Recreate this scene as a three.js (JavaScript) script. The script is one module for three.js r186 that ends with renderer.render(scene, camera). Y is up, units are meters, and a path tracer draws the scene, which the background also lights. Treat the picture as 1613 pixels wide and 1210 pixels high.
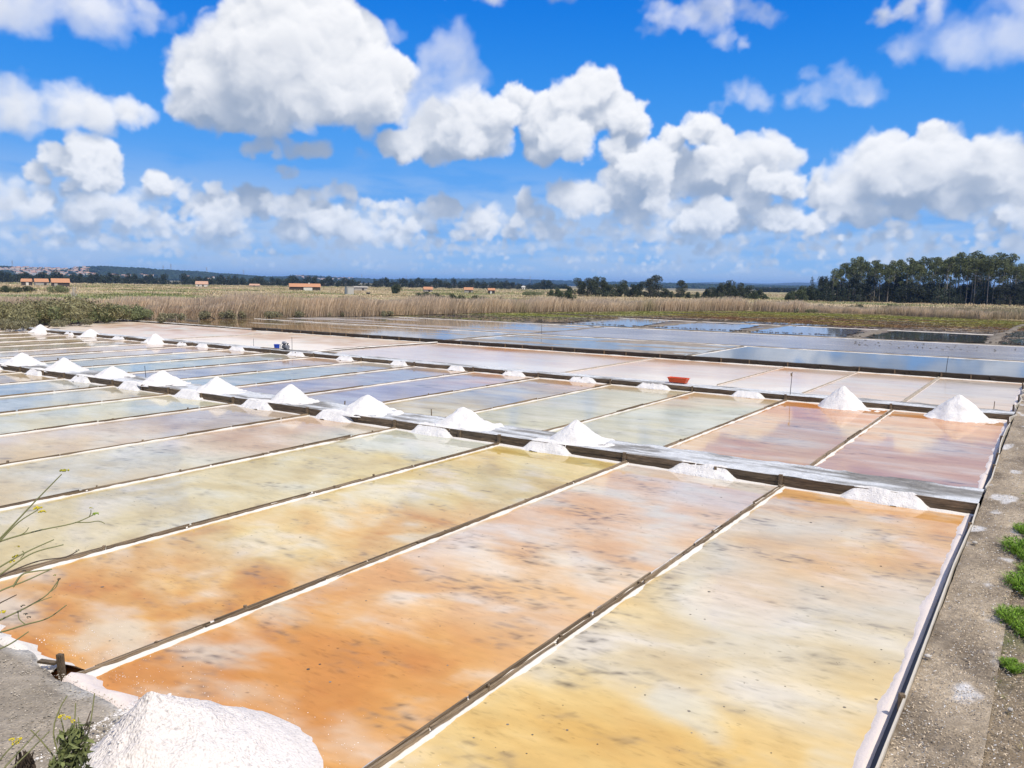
import * as THREE from 'three';
import { mergeGeometries } from 'three/addons/utils/BufferGeometryUtils.js';

// ------------------------------------------------------------------ camera, sun, exposure
const scene = new THREE.Scene();
const EYE = new THREE.Vector3(0, 5, 0), F = 1273.66, R = Math.PI / 180;
const camera = new THREE.PerspectiveCamera(2 * Math.atan(605 / F) / R, 1613 / 1210, 0.1, 30000);
camera.position.copy(EYE);
camera.rotation.set(-7.05 * R, 33.96 * R, 0.9 * R, 'YXZ');
camera.updateMatrixWorld(true);
scene.add(camera);
const EXPOSURE = 1.0, SUN_I = 4.4, SUN_EL = 60 * R, SUN_AZ = -14 * R;
const SUN = new THREE.Vector3(Math.cos(SUN_EL) * Math.cos(SUN_AZ), Math.sin(SUN_EL), -Math.cos(SUN_EL) * Math.sin(SUN_AZ));
const sun = new THREE.DirectionalLight(new THREE.Color().setRGB(1, 0.93, 0.81), SUN_I);
sun.position.copy(SUN).multiplyScalar(300).add(new THREE.Vector3(-40, 0, -60));
sun.target.position.set(-40, 0, -60);
sun.castShadow = true;
sun.shadow.mapSize.set(4096, 4096);
Object.assign(sun.shadow.camera, { left: -140, right: 140, top: 140, bottom: -140, near: 1, far: 700 });
sun.shadow.radius = 1;
scene.add(sun, sun.target);
scene.fog = new THREE.FogExp2(new THREE.Color().setRGB(0.24, 0.5, 1.0), 0.0001);
const renderer = new THREE.WebGLRenderer({ antialias: true });
renderer.toneMapping = THREE.LinearToneMapping;
renderer.toneMappingExposure = EXPOSURE;
renderer.shadowMap.enabled = true;

// ------------------------------------------------------------------ random numbers and noise
function rng(seed) { let s = seed >>> 0; return () => { s = (s + 0x6d2b79f5) | 0; let t = Math.imul(s ^ (s >>> 15), 1 | s); t = (t + Math.imul(t ^ (t >>> 7), 61 | t)) ^ t; return ((t ^ (t >>> 14)) >>> 0) / 4294967296; }; }
const PERM = new Uint8Array(1024), GR = new Float32Array(256 * 3);
{
  const r = rng(77), a = Array.from({ length: 256 }, (_, i) => i);
  for (let i = 255; i > 0; i--) { const j = Math.floor(r() * (i + 1)); [a[i], a[j]] = [a[j], a[i]]; }
  for (let i = 0; i < 1024; i++) PERM[i] = a[i & 255];
  for (let i = 0; i < 256; i++) { const z = r() * 2 - 1, t = r() * 6.2832, q = Math.sqrt(1 - z * z); GR[i * 3] = q * Math.cos(t); GR[i * 3 + 1] = q * Math.sin(t); GR[i * 3 + 2] = z; }
}
function n3(x, y, z) {                                              // gradient noise, about -0.7 .. 0.7
  const fx = Math.floor(x), fy = Math.floor(y), fz = Math.floor(z), X = fx & 255, Y = fy & 255, Z = fz & 255;
  x -= fx; y -= fy; z -= fz;
  const u = x * x * x * (x * (x * 6 - 15) + 10), v = y * y * y * (y * (y * 6 - 15) + 10), w = z * z * z * (z * (z * 6 - 15) + 10);
  const A = PERM[X] + Y, B = PERM[X + 1] + Y, AA = PERM[A] + Z, AB = PERM[A + 1] + Z, BA = PERM[B] + Z, BB = PERM[B + 1] + Z;
  let g;
  g = PERM[AA] * 3; const a0 = GR[g] * x + GR[g + 1] * y + GR[g + 2] * z;
  g = PERM[BA] * 3; const a1 = GR[g] * (x - 1) + GR[g + 1] * y + GR[g + 2] * z;
  g = PERM[AB] * 3; const a2 = GR[g] * x + GR[g + 1] * (y - 1) + GR[g + 2] * z;
  g = PERM[BB] * 3; const a3 = GR[g] * (x - 1) + GR[g + 1] * (y - 1) + GR[g + 2] * z;
  g = PERM[AA + 1] * 3; const b0 = GR[g] * x + GR[g + 1] * y + GR[g + 2] * (z - 1);
  g = PERM[BA + 1] * 3; const b1 = GR[g] * (x - 1) + GR[g + 1] * y + GR[g + 2] * (z - 1);
  g = PERM[AB + 1] * 3; const b2 = GR[g] * x + GR[g + 1] * (y - 1) + GR[g + 2] * (z - 1);
  g = PERM[BB + 1] * 3; const b3 = GR[g] * (x - 1) + GR[g + 1] * (y - 1) + GR[g + 2] * (z - 1);
  const p = a0 + u * (a1 - a0), q = a2 + u * (a3 - a2), s = b0 + u * (b1 - b0), t = b2 + u * (b3 - b2);
  const m = p + v * (q - p), n = s + v * (t - s);
  return m + w * (n - m);
}
function fbm(x, y, z, oct) { let s = 0, a = 1; for (let i = 0; i < oct; i++) { s += a * n3(x, y, z); x = x * 2.03 + 11.3; y = y * 2.03 + 5.7; z = z * 2.03 + 3.1; a *= 0.5; } return s; }
const clamp = (x, a = 0, b = 1) => (x < a ? a : x > b ? b : x);
const sstep = (a, b, x) => { const t = clamp((x - a) / (b - a)); return t * t * (3 - 2 * t); };
const lerp = (a, b, t) => a + (b - a) * t;
const lin = (c) => (c <= 0.04045 ? c / 12.92 : Math.pow((c + 0.055) / 1.055, 2.4));
const srgb = (r, g, b) => [lin(r / 255), lin(g / 255), lin(b / 255)];

// places in the landscape along a line of sight: G on level ground at height y, D at a distance
function ray(px, py) { return new THREE.Vector3((px - 806.5) / F, -(py - 605) / F, -1).applyQuaternion(camera.quaternion).normalize(); }
function G(px, py, y = 0) { const d = ray(px, py), t = (y - EYE.y) / d.y; return d.multiplyScalar(t).add(EYE); }
function D(px, py, dist) { return ray(px, py).multiplyScalar(dist).add(EYE); }

// ------------------------------------------------------------------ sky: blue air and cumulus clouds, marched through a density grid
{
  const W = 4096, H = 2048, data = new Float32Array(W * H * 4), AZ0 = -Math.PI;
  const dirUV = (px, py) => { const d = ray(px, py); return [Math.atan2(d.z, d.x), Math.asin(d.y)]; };
  const rnd = rng(5), puffs = [];
  // cloud(centre azimuth, elevation, half width, half height, firmness, lumps)
  function cloud(a, e, rx, ry, firm = 1, lumps = 12, thick = 1) {
    const base = e - ry * 0.75;
    for (let i = 0; i < lumps; i++) {
      const t = (rnd() * 2 - 1), edge = Math.sqrt(1 - t * t * 0.9), r = ry * (0.38 + 0.34 * rnd()) * (0.55 + 0.45 * edge);
      const v = base + r * 0.55 + rnd() * Math.max(0, 1.75 * ry * edge - 1.5 * r);
      puffs.push({ u: a + t * (rx - r * 0.6), v, w: (rnd() - 0.5) * rx * 0.7 * thick, r: r * 1.15, rw: r * 1.25 * thick, firm, base });
    }
  }
  const at = (cx, cy, rx, ry, firm, lumps, thick) => { const [a, e] = dirUV(cx, cy); cloud(a, e, rx / F, ry / F, firm, lumps, thick); };
  at(85, 0, 165, 60, 0.42, 18); at(60, 165, 95, 52, 0.5, 14); at(170, 172, 66, 36, 0.65, 10); at(155, 258, 88, 46, 1, 14);
  at(455, 95, 150, 118, 0.95, 22); at(545, 115, 110, 85, 1, 14); at(365, 145, 70, 62, 0.9, 12); at(450, 225, 85, 30, 0.8, 10); at(470, 15, 120, 50, 1, 12);
  at(715, 95, 52, 62, 0.3, 12); at(690, 155, 62, 48, 0.36, 10); at(612, 40, 22, 30, 0.3, 4);
  at(805, 205, 190, 62, 0.95, 22); at(925, 170, 85, 58, 1, 14); at(830, 165, 60, 40, 1, 8); at(660, 225, 50, 28, 0.9, 6);
  at(565, 235, 18, 14, 0.35, 3); at(458, 270, 30, 15, 0.6, 5); at(528, 302, 45, 26, 0.6, 8); at(288, 275, 24, 14, 0.25, 3);
  at(1100, 262, 145, 62, 0.95, 22); at(1100, 205, 58, 34, 1, 8); at(1205, 245, 75, 40, 0.8, 9); at(1025, 240, 45, 25, 1, 6);
  at(930, 312, 140, 36, 0.75, 16); at(1165, 332, 88, 46, 0.85, 14); at(1215, 298, 28, 20, 1, 5); at(1030, 330, 60, 26, 0.8, 8);
  at(1450, 272, 150, 66, 0.85, 22); at(1430, 222, 72, 36, 1, 9); at(1570, 272, 100, 52, 1, 12); at(1315, 325, 58, 36, 0.95, 8); at(1470, 335, 170, 36, 0.8, 16); at(1500, 210, 70, 24, 0.3, 6);
  at(1560, 40, 130, 60, 0.3, 16); at(1440, 15, 60, 30, 0.5, 6); at(1115, 15, 105, 40, 0.36, 14); at(1145, 68, 34, 26, 0.35, 5); at(1175, 152, 60, 30, 0.3, 9); at(1308, 132, 66, 42, 0.3, 10); at(1010, 5, 50, 20, 0.35, 5);
  at(110, 326, 105, 30, 0.7, 16); at(20, 322, 55, 30, 0.5, 8); at(200, 345, 90, 30, 0.65, 10); at(420, 340, 150, 44, 0.75, 20); at(340, 316, 45, 20, 0.95, 6); at(560, 362, 110, 30, 0.6, 12);
  at(698, 325, 28, 24, 0.95, 6); at(640, 345, 60, 24, 0.5, 6); at(780, 352, 66, 26, 0.8, 8); at(880, 360, 60, 22, 0.75, 8); at(1025, 368, 34, 14, 0.8, 5); at(1525, 388, 30, 12, 0.7, 5); at(1400, 372, 90, 18, 0.6, 8);
  for (let i = 0; i < 70; i++) { const y = 352 + 78 * rnd(), k = (440 - y) / 80; at(-60 + 1740 * ((i * 0.618034) % 1), y, (60 + 90 * rnd()) * (0.5 + 0.6 * k), (6 + 10 * rnd()) * (0.45 + k), 0.42 + 0.3 * rnd(), 7); }
  // the same kind of sky all round and overhead
  const U0 = dirUV(-60, 300)[0], U1 = dirUV(1680, 300)[0];
  for (let i = 0; i < 640; i++) {
    const a = AZ0 + rnd() * 2 * Math.PI, e = 0.035 + Math.pow(rnd(), 1.5) * 1.1, size = (0.018 + 0.14 * e) * (0.5 + rnd());
    const k = 1 / Math.max(0.35, Math.cos(e)), f = 0.4 + 0.6 * rnd();
    if (a > U0 && a < U1 && e < 0.345) continue;
    cloud(a, e, Math.min(0.3, size * k), size * 0.5, f, e > 0.3 ? 12 : 9);
  }
  for (let i = 0; i < 1900; i++) {                                   // far banks low over the horizon
    const a = AZ0 + rnd() * 2 * Math.PI, e = 0.012 + 0.085 * rnd();
    cloud(a, e, (0.012 + 0.35 * e) * (0.5 + rnd()), 0.004 + 0.11 * e * (0.5 + rnd()), 0.3 + 0.45 * rnd(), 4);
  }
  const right = new THREE.Vector3(1, 0, 0).applyQuaternion(camera.quaternion), fw = ray(806, 605);
  const L = [SUN.dot(right), SUN.y, SUN.dot(fw)];                    // sun seen from the clouds before the camera: right, up, away
  const skyAt = (e) => {                                             // clear air by elevation
    const z = srgb(0, 112, 222), m = srgb(40, 150, 243), h = srgb(170, 208, 246), s = clamp(e, 0, 1.6), o = [];
    const t1 = 1 - Math.exp(-s / 0.095), t2 = sstep(0.12, 0.42, s);
    for (let c = 0; c < 3; c++) o.push(lerp(lerp(h[c], m[c], t1), z[c], t2));
    return o;
  };
  const AMP = new Float32Array(9);                                  // noise whose coarsest waves follow the size of the cloud
  let OCT = 5;
  const octaves = (sc, oct) => { OCT = oct + 3; for (let i = 0; i < 9; i++) { const q = 7 * Math.pow(2, i) * sc; AMP[i] = i >= OCT ? 0 : q < 0.7 ? Math.max(0, q / 0.35 - 1) * 0.8 : 0.8 * Math.pow(0.7 / q, 0.85); } };
  const swell = (x, y, z) => { let s = 0; for (let i = 0, f = 7; i < OCT; i++, f *= 2) if (AMP[i] > 0.01) s += AMP[i] * n3(x * f + i * 7.1, y * f + i * 3.3, z * f); return s; };
  function march(u0, u1, v0, v1, du, dw, halfW, oct, write) {
    const nu = Math.round((u1 - u0) / du), nv = Math.round((v1 - v0) / du), nw = Math.round(2 * halfW / dw);
    const rho = new Float32Array(nu * nv * nw), T = new Float32Array(nu * nv * nw).fill(1);
    const cols = new Map(), cell = 0.02;
    puffs.forEach((p) => {
      for (let a = Math.floor((p.u - p.r * 1.25 - u0) / cell); a <= Math.floor((p.u + p.r * 1.25 - u0) / cell); a++) for (let b = Math.floor((p.v - p.r * 1.25 - v0) / cell); b <= Math.floor((p.v + p.r * 1.25 - v0) / cell); b++) {
        const k = a * 1000 + b; if (!cols.has(k)) cols.set(k, []); cols.get(k).push(p);
      }
    });
    for (let j = 0; j < nv; j++) {
      const v = v0 + (j + 0.5) * du, b = Math.floor((v - v0) / cell);
      for (let i = 0; i < nu; i++) {
        const u = u0 + (i + 0.5) * du, list = cols.get(Math.floor((u - u0) / cell) * 1000 + b);
        if (!list) continue;
        let sc = 0, wt = 0;
        for (const p of list) { const x = (u - p.u) / p.r, y = (v - p.v) / p.r, d = x * x + y * y; if (d < 2.2) { const q = 2.2 - d; sc += q * p.r; wt += q; } }
        if (!wt) continue;
        sc /= wt;
        octaves(sc, oct);
        const wu = u + sc * 0.55 * swell(u, v, 7.7), wv = v + sc * 0.45 * swell(u, v, 1.2);
        for (let k = 0; k < nw; k++) {
          const w = -halfW + (k + 0.5) * dw;
          let miss = 1, firm = 0, s = 0;
          for (const p of list) {
            const x = (wu - p.u) / p.r, y = (wv - p.v) / (wv < p.v ? p.r * 0.75 : p.r), z = (w - p.w) / p.rw, d = x * x + y * y + z * z;
            if (d < 1.6) { const q = 1 - d / 1.6, q2 = q * q * (3 - 2 * q); s += q2; firm += q2 * p.firm; miss *= 1 - q2 * 0.9; }
          }
          if (s < 0.03) continue;
          firm /= s;
          const d = (1 - miss) - 0.42 + swell(wu, wv * 1.15, w + 3.3) * lerp(1.75, 1.1, firm);
          if (d > 0) rho[(j * nu + i) * nw + k] = Math.min(1, d * lerp(0.4, 2.3, firm * firm)) * lerp(0.06, 1, firm * firm) / (sc * 0.6 + 0.006);
        }
      }
    }
    // light from the sun, swept down plane by plane
    const su = (L[0] / L[1]), sw = (L[2] / L[1]) * du / dw, step = du / L[1];
    for (let j = nv - 2; j >= 0; j--) for (let i = 0; i < nu; i++) for (let k = 0; k < nw; k++) {
      const x = clamp(i + su, 0, nu - 1.001), z = clamp(k + sw, 0, nw - 1.001), xi = x | 0, zi = z | 0, fx = x - xi, fz = z - zi, o = ((j + 1) * nu + xi) * nw + zi;
      const t = (T[o] * (1 - fx) + T[o + nw] * fx) * (1 - fz) + (T[o + 1] * (1 - fx) + T[o + nw + 1] * fx) * fz;
      const r = rho[o];
      T[(j * nu + i) * nw + k] = r > 0 ? t * Math.exp(-r * step * 3.0) : t;
    }
    const back = [0, 0, 0], VEIL = srgb(178, 205, 240);
    for (let j = 0; j < nv; j++) {
      const v = v0 + (j + 0.5) * du, sky = skyAt(v), air = Math.exp(-0.016 / Math.max(0.006, v));
      for (let i = 0; i < nu; i++) {
        let t = 1, s = 0;
        const o = (j * nu + i) * nw, u = u0 + (i + 0.5) * du;
        const veil = v < 0.2 ? 0.88 * sstep(-0.15, 0.5, fbm(u * 10, v * 60, 4.4, 5) + 0.3) * (1 - sstep(0.05, 0.16, v)) : 0;
        for (let c = 0; c < 3; c++) back[c] = lerp(sky[c], VEIL[c], veil);
        for (let k = 0; k < nw && t > 0.004; k++) {
          const r = rho[o + k]; if (!r) continue;
          const a = 1 - Math.exp(-r * dw * 4.2), sunT = T[o + k];
          s += t * a * (0.72 * sunT + 0.28 * Math.pow(sunT, 0.2));
          t *= 1 - a;
        }
        const lit = t < 0.999 ? s / (1 - t) : 0, al = 1 - t;
        const c0 = 0.27 + 0.82 * lit, c1 = 0.345 + 0.735 * lit, c2 = 0.47 + 0.6 * lit;
        write(u, v, i, j, nu, nv, lerp(back[0], lerp(sky[0], c0, air), al), lerp(back[1], lerp(sky[1], c1, air), al), lerp(back[2], lerp(sky[2], c2, air), al));
      }
    }
  }
  const cell = 2 * Math.PI / W;
  // below the horizon: the colour of far ground; above 1.4 rad: clear air
  for (let y = 0; y < H; y++) {
    const e = ((y + 0.5) / H - 0.5) * Math.PI, c = e > -0.004 ? skyAt(Math.max(0, e)) : [0.2, 0.21, 0.2];
    for (let x = 0; x < W; x++) { const o = (y * W + x) * 4; data[o] = c[0]; data[o + 1] = c[1]; data[o + 2] = c[2]; data[o + 3] = 1; }
  }
  const low = 4, NV = 228, NU = W / low, coarse = new Float32Array(NU * NV * 3);
  march(AZ0, AZ0 + 2 * Math.PI, 0, NV * low * cell, cell * low, 0.014, 0.15, 3, (u, v, i, j, nu, nv, r, g, b) => { const o = (j * NU + i) * 3; coarse[o] = r; coarse[o + 1] = g; coarse[o + 2] = b; });
  for (let y = 0; y < NV * low - low; y++) for (let x = 0; x < W; x++) {
    const fx = (x + 0.5) / low - 0.5, fy = Math.max(0, (y + 0.5) / low - 0.5), xi = Math.floor(fx), yi = Math.floor(fy), a = fx - xi, b = fy - yi, x0 = (xi + NU) % NU, x1 = (xi + 1) % NU, o = ((H / 2 + y) * W + x) * 4;
    for (let c = 0; c < 3; c++) {
      const p = lerp(coarse[(yi * NU + x0) * 3 + c], coarse[(yi * NU + x1) * 3 + c], a), q = lerp(coarse[((yi + 1) * NU + x0) * 3 + c], coarse[((yi + 1) * NU + x1) * 3 + c], a);
      data[o + c] = lerp(p, q, b);
    }
  }
  const I0 = Math.floor((U0 - AZ0) / cell), I1 = Math.ceil((U1 - AZ0) / cell), JV = 300;
  march(AZ0 + I0 * cell, AZ0 + I1 * cell, 0, JV * cell, cell, 0.0062, 0.15, 5, (u, v, i, j, nu, nv, r, g, b) => {
    const k = Math.min(sstep(0, 40, i), sstep(0, 40, nu - 1 - i), sstep(0, 50, nv - 1 - j)), o = ((H / 2 + j) * W + I0 + i) * 4;
    data[o] = lerp(data[o], r, k); data[o + 1] = lerp(data[o + 1], g, k); data[o + 2] = lerp(data[o + 2], b, k);
  });
  const sky = new THREE.DataTexture(data, W, H, THREE.RGBAFormat, THREE.FloatType);
  sky.mapping = THREE.EquirectangularReflectionMapping; sky.magFilter = THREE.LinearFilter; sky.minFilter = THREE.LinearFilter; sky.needsUpdate = true;
  scene.background = sky; scene.environment = sky;
}

// ------------------------------------------------------------------ names, labels, small builders
const used = new Map();
function numbered(n) { const k = used.get(n) ?? 0; used.set(n, k + 1); return k ? `${n}_${String(k).padStart(3, '0')}` : n; }
function mesh(name, geo, mat, parent) { const m = new THREE.Mesh(geo, mat); m.castShadow = m.receiveShadow = true; m.name = parent ? name : numbered(name); (parent ?? scene).add(m); return m; }
function thing(name, label, category, group, pos) { const o = new THREE.Group(); o.name = numbered(name); if (pos) o.position.set(...pos); scene.add(o); return tag(o, label, category, group); }
function tag(o, label, category, group) { Object.assign(o.userData, { label, category }); if (group) o.userData.group = group; else delete o.userData.group; return o; }
function struct(o, label) { o.userData.kind = 'structure'; if (label) o.userData.label = label; return o; }
function copyOf(src, label, group) { const c = src.clone(); c.userData = { ...src.userData }; c.name = numbered(src.userData.baseName); if (label) c.userData.label = label; if (group) c.userData.group = group; delete c.userData.baseName; scene.add(c); return c; }
const ORD = ['first', 'second', 'third', 'fourth', 'fifth', 'sixth', 'seventh', 'eighth', 'ninth', 'tenth', 'eleventh', 'twelfth', 'thirteenth', 'fourteenth', 'fifteenth', 'sixteenth', 'seventeenth', 'eighteenth', 'nineteenth', 'twentieth'];
function geo(pos, idx, col, uv) {
  const g = new THREE.BufferGeometry();
  g.setAttribute('position', new THREE.Float32BufferAttribute(pos, 3));
  if (col) g.setAttribute('color', new THREE.Float32BufferAttribute(col, 3));
  if (uv) g.setAttribute('uv', new THREE.Float32BufferAttribute(uv, 2));
  if (idx) g.setIndex(idx);
  g.computeVertexNormals();
  return g;
}
// a sheet over a rectangle of the plan: height(x, z), colour(x, z, y) -> [r, g, b]
function sheet(x0, x1, z0, z1, nx, nz, height, colour, uvScale = 1) {
  const p = [], c = [], uv = [], id = [];
  for (let j = 0; j <= nz; j++) for (let i = 0; i <= nx; i++) {
    const x = lerp(x0, x1, i / nx), z = lerp(z0, z1, j / nz), y = height(x, z);
    p.push(x, y, z); uv.push(x * uvScale, -z * uvScale);
    if (colour) c.push(...colour(x, z, y));
  }
  const up = (x1 > x0) === (z1 < z0);
  for (let j = 0; j < nz; j++) for (let i = 0; i < nx; i++) {
    const a = j * (nx + 1) + i, b = a + 1, d = a + nx + 1, e = d + 1;
    if (up) id.push(a, b, e, a, e, d); else id.push(a, e, b, a, d, e);
  }
  return geo(p, id, colour ? c : null, uv);
}
// a strip along a plan polyline; profile = [[offset to the right, height], ...]; wobble(s, k) -> [dx, dy]
function strip(path, profile, step, wobble) {
  const p = [], id = [], uv = [], pts = [];
  let s = 0;
  for (let i = 0; i < path.length - 1; i++) {
    const [ax, az] = path[i], [bx, bz] = path[i + 1], len = Math.hypot(bx - ax, bz - az), n = Math.max(1, Math.round(len / step));
    for (let k = 0; k < n + (i === path.length - 2 ? 1 : 0); k++) pts.push([lerp(ax, bx, k / n), lerp(az, bz, k / n), (bx - ax) / len, (bz - az) / len, s + len * k / n]);
    s += len;
  }
  const m = profile.length;
  for (const [x, z, tx, tz, d] of pts) profile.forEach(([o, y], k) => { const w = wobble ? wobble(d, k, x, z) : [0, 0]; const off = o + w[0]; p.push(x - tz * off, Math.max(-0.2, y + w[1]), z + tx * off); uv.push(d, o); });
  for (let i = 0; i < pts.length - 1; i++) for (let k = 0; k < m - 1; k++) { const a = i * m + k, b = a + 1, c = a + m, e = c + 1; id.push(a, c, b, b, c, e); }
  const g = geo(p, id, null, uv);
  // faces up whichever way the path runs
  const nrm = g.attributes.normal; let sum = 0; for (let i = 0; i < nrm.count; i++) sum += nrm.getY(i);
  if (sum < 0) { g.setIndex(id.reduce((o, v, i) => { if (i % 3 === 0) o.push(id[i], id[i + 2], id[i + 1]); return o; }, [])); g.computeVertexNormals(); }
  return g;
}
function box(w, h, d, x = 0, y = 0, z = 0, ry = 0, rz = 0) { const g = new THREE.BoxGeometry(w, h, d); if (rz) g.rotateZ(rz); if (ry) g.rotateY(ry); g.translate(x, y, z); return g; }
function tube(pts, r0, r1, sides = 6, seg = 8) {
  const c = new THREE.CatmullRomCurve3(pts.map((q) => new THREE.Vector3(...q))), g = new THREE.TubeGeometry(c, seg, 1, sides, false), P = g.attributes.position;
  for (let i = 0; i <= seg; i++) { const o = c.getPointAt(i / seg), r = lerp(r0, r1, i / seg); for (let k = 0; k <= sides; k++) { const j = i * (sides + 1) + k; P.setXYZ(j, o.x + (P.getX(j) - o.x) * r, o.y + (P.getY(j) - o.y) * r, o.z + (P.getZ(j) - o.z) * r); } }
  g.computeVertexNormals(); return g;
}
// many small leaves spread through balls: [x, y, z, radius, share]
function leaves(seed, balls, n, size, flat = 0.8, tint = 0.35) {
  const r = rng(seed), p = [], c = [], total = balls.reduce((s, b) => s + b[3] ** 2 * (b[4] ?? 1), 0);
  for (const b of balls) {
    const k = Math.round(n * b[3] ** 2 * (b[4] ?? 1) / total);
    for (let i = 0; i < k; i++) {
      const z = r() * 2 - 1, t = r() * 6.283, q = Math.sqrt(1 - z * z), d = b[3] * (0.45 + 0.6 * Math.sqrt(r()));
      const x0 = b[0] + q * Math.cos(t) * d, y0 = b[1] + z * d * flat, z0 = b[2] + q * Math.sin(t) * d, s = size * (0.6 + 0.8 * r()), v = 1 + (r() - 0.5) * 2 * tint;
      const e = new THREE.Euler(r() * 6.28, r() * 6.28, r() * 6.28), A = new THREE.Vector3(s, 0, 0).applyEuler(e), B = new THREE.Vector3(0, s * 0.6, 0).applyEuler(e);
      p.push(x0 - A.x, y0 - A.y, z0 - A.z, x0 + B.x, y0 + B.y, z0 + B.z, x0 + A.x, y0 + A.y, z0 + A.z);
      for (let m = 0; m < 3; m++) c.push(v * (1 + 0.12 * (r() - 0.5)), v, v * 0.95);
    }
  }
  return geo(p, null, c);
}

// ------------------------------------------------------------------ materials
function tex(w, h, f, srgbMap = true, rx = 1, ry = rx) {            // f(u, v) -> grey or [r, g, b], 0 .. 1; tiles if f does
  const d = new Uint8Array(w * h * 4);
  for (let y = 0; y < h; y++) for (let x = 0; x < w; x++) { const q = f(x / w, y / h), o = (y * w + x) * 4; for (let c = 0; c < 3; c++) d[o + c] = clamp(Array.isArray(q) ? q[c] : q) * 255; d[o + 3] = 255; }
  const t = new THREE.DataTexture(d, w, h); t.wrapS = t.wrapT = THREE.RepeatWrapping; t.magFilter = THREE.LinearFilter; t.minFilter = THREE.LinearMipmapLinearFilter; t.generateMipmaps = true;
  if (srgbMap) t.colorSpace = THREE.SRGBColorSpace; t.repeat.set(rx, ry); t.needsUpdate = true; return t;
}
// noise that tiles over u, v in 0 .. 1: the sheet wound onto a torus of noise space would bend it, so mix four shifted copies
function tile(f) { return (u, v) => { const a = u * u * (3 - 2 * u), b = v * v * (3 - 2 * v); return lerp(lerp(f(u, v), f(u - 1, v), a), lerp(f(u, v - 1), f(u - 1, v - 1), a), b); }; }
const STREAK = tex(1024, 1024, (u, v) => { const q = tile((x, y) => fbm(x * 4, y * 14, 1.5, 4))(u, v), s = tile((x, y) => fbm(x * 14 + 3, y * 40, 8.5, 3))(u, v), k = tile((x, y) => n3(x * 26 + 1, y * 60, 4.5) + 0.35 * n3(x * 5, y * 7, 1.5))(u, v); return clamp(0.93 + q * 0.14 + Math.min(0, s + 0.12) * 0.34 - Math.max(0, k - 0.4) * 2.2); }, false, 0.4);
const RIPPLE = tex(512, 512, (u, v) => 0.5 + tile((x, y) => fbm(x * 14, y * 26, 2.2, 3))(u, v) * 0.5, false, 0.35);
const GRAIN = tex(1024, 1024, (u, v) => { const a = tile((x, y) => fbm(x * 20, y * 20, 3.5, 4))(u, v), b = tile((x, y) => n3(x * 110, y * 110, 6.5))(u, v); return clamp(0.72 + a * 0.34 + b * 0.42); }, false, 0.5);
const WOOD = tex(1024, 128, (u, v) => { const a = tile((x, y) => fbm(x * 5, y * 9, 1.7, 4))(u, v), b = tile((x, y) => fbm(x * 22, y * 40, 5.7, 2))(u, v), s = tile((x, y) => fbm(x * 8, y * 3, 9.7, 3))(u, v), k = clamp(0.66 + a * 0.5 + b * 0.26), w = sstep(0.3, 0.62, s); return [lerp(k, 0.93, w), lerp(k * 0.94, 0.92, w), lerp(k * 0.85, 0.9, w)]; });
const SALTY = tex(512, 512, (u, v) => { const a = tile((x, y) => fbm(x * 7, y * 7, 4.4, 4))(u, v), b = tile((x, y) => n3(x * 60, y * 60, 2.5))(u, v), k = clamp(0.93 + a * 0.16 + b * 0.1); return [k, k * 0.985, k * 0.975]; }, false, 0.6);
const std = (rgb, rough, more = {}) => new THREE.MeshStandardMaterial({ color: new THREE.Color().setRGB(...rgb), roughness: rough, ...more });
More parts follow.
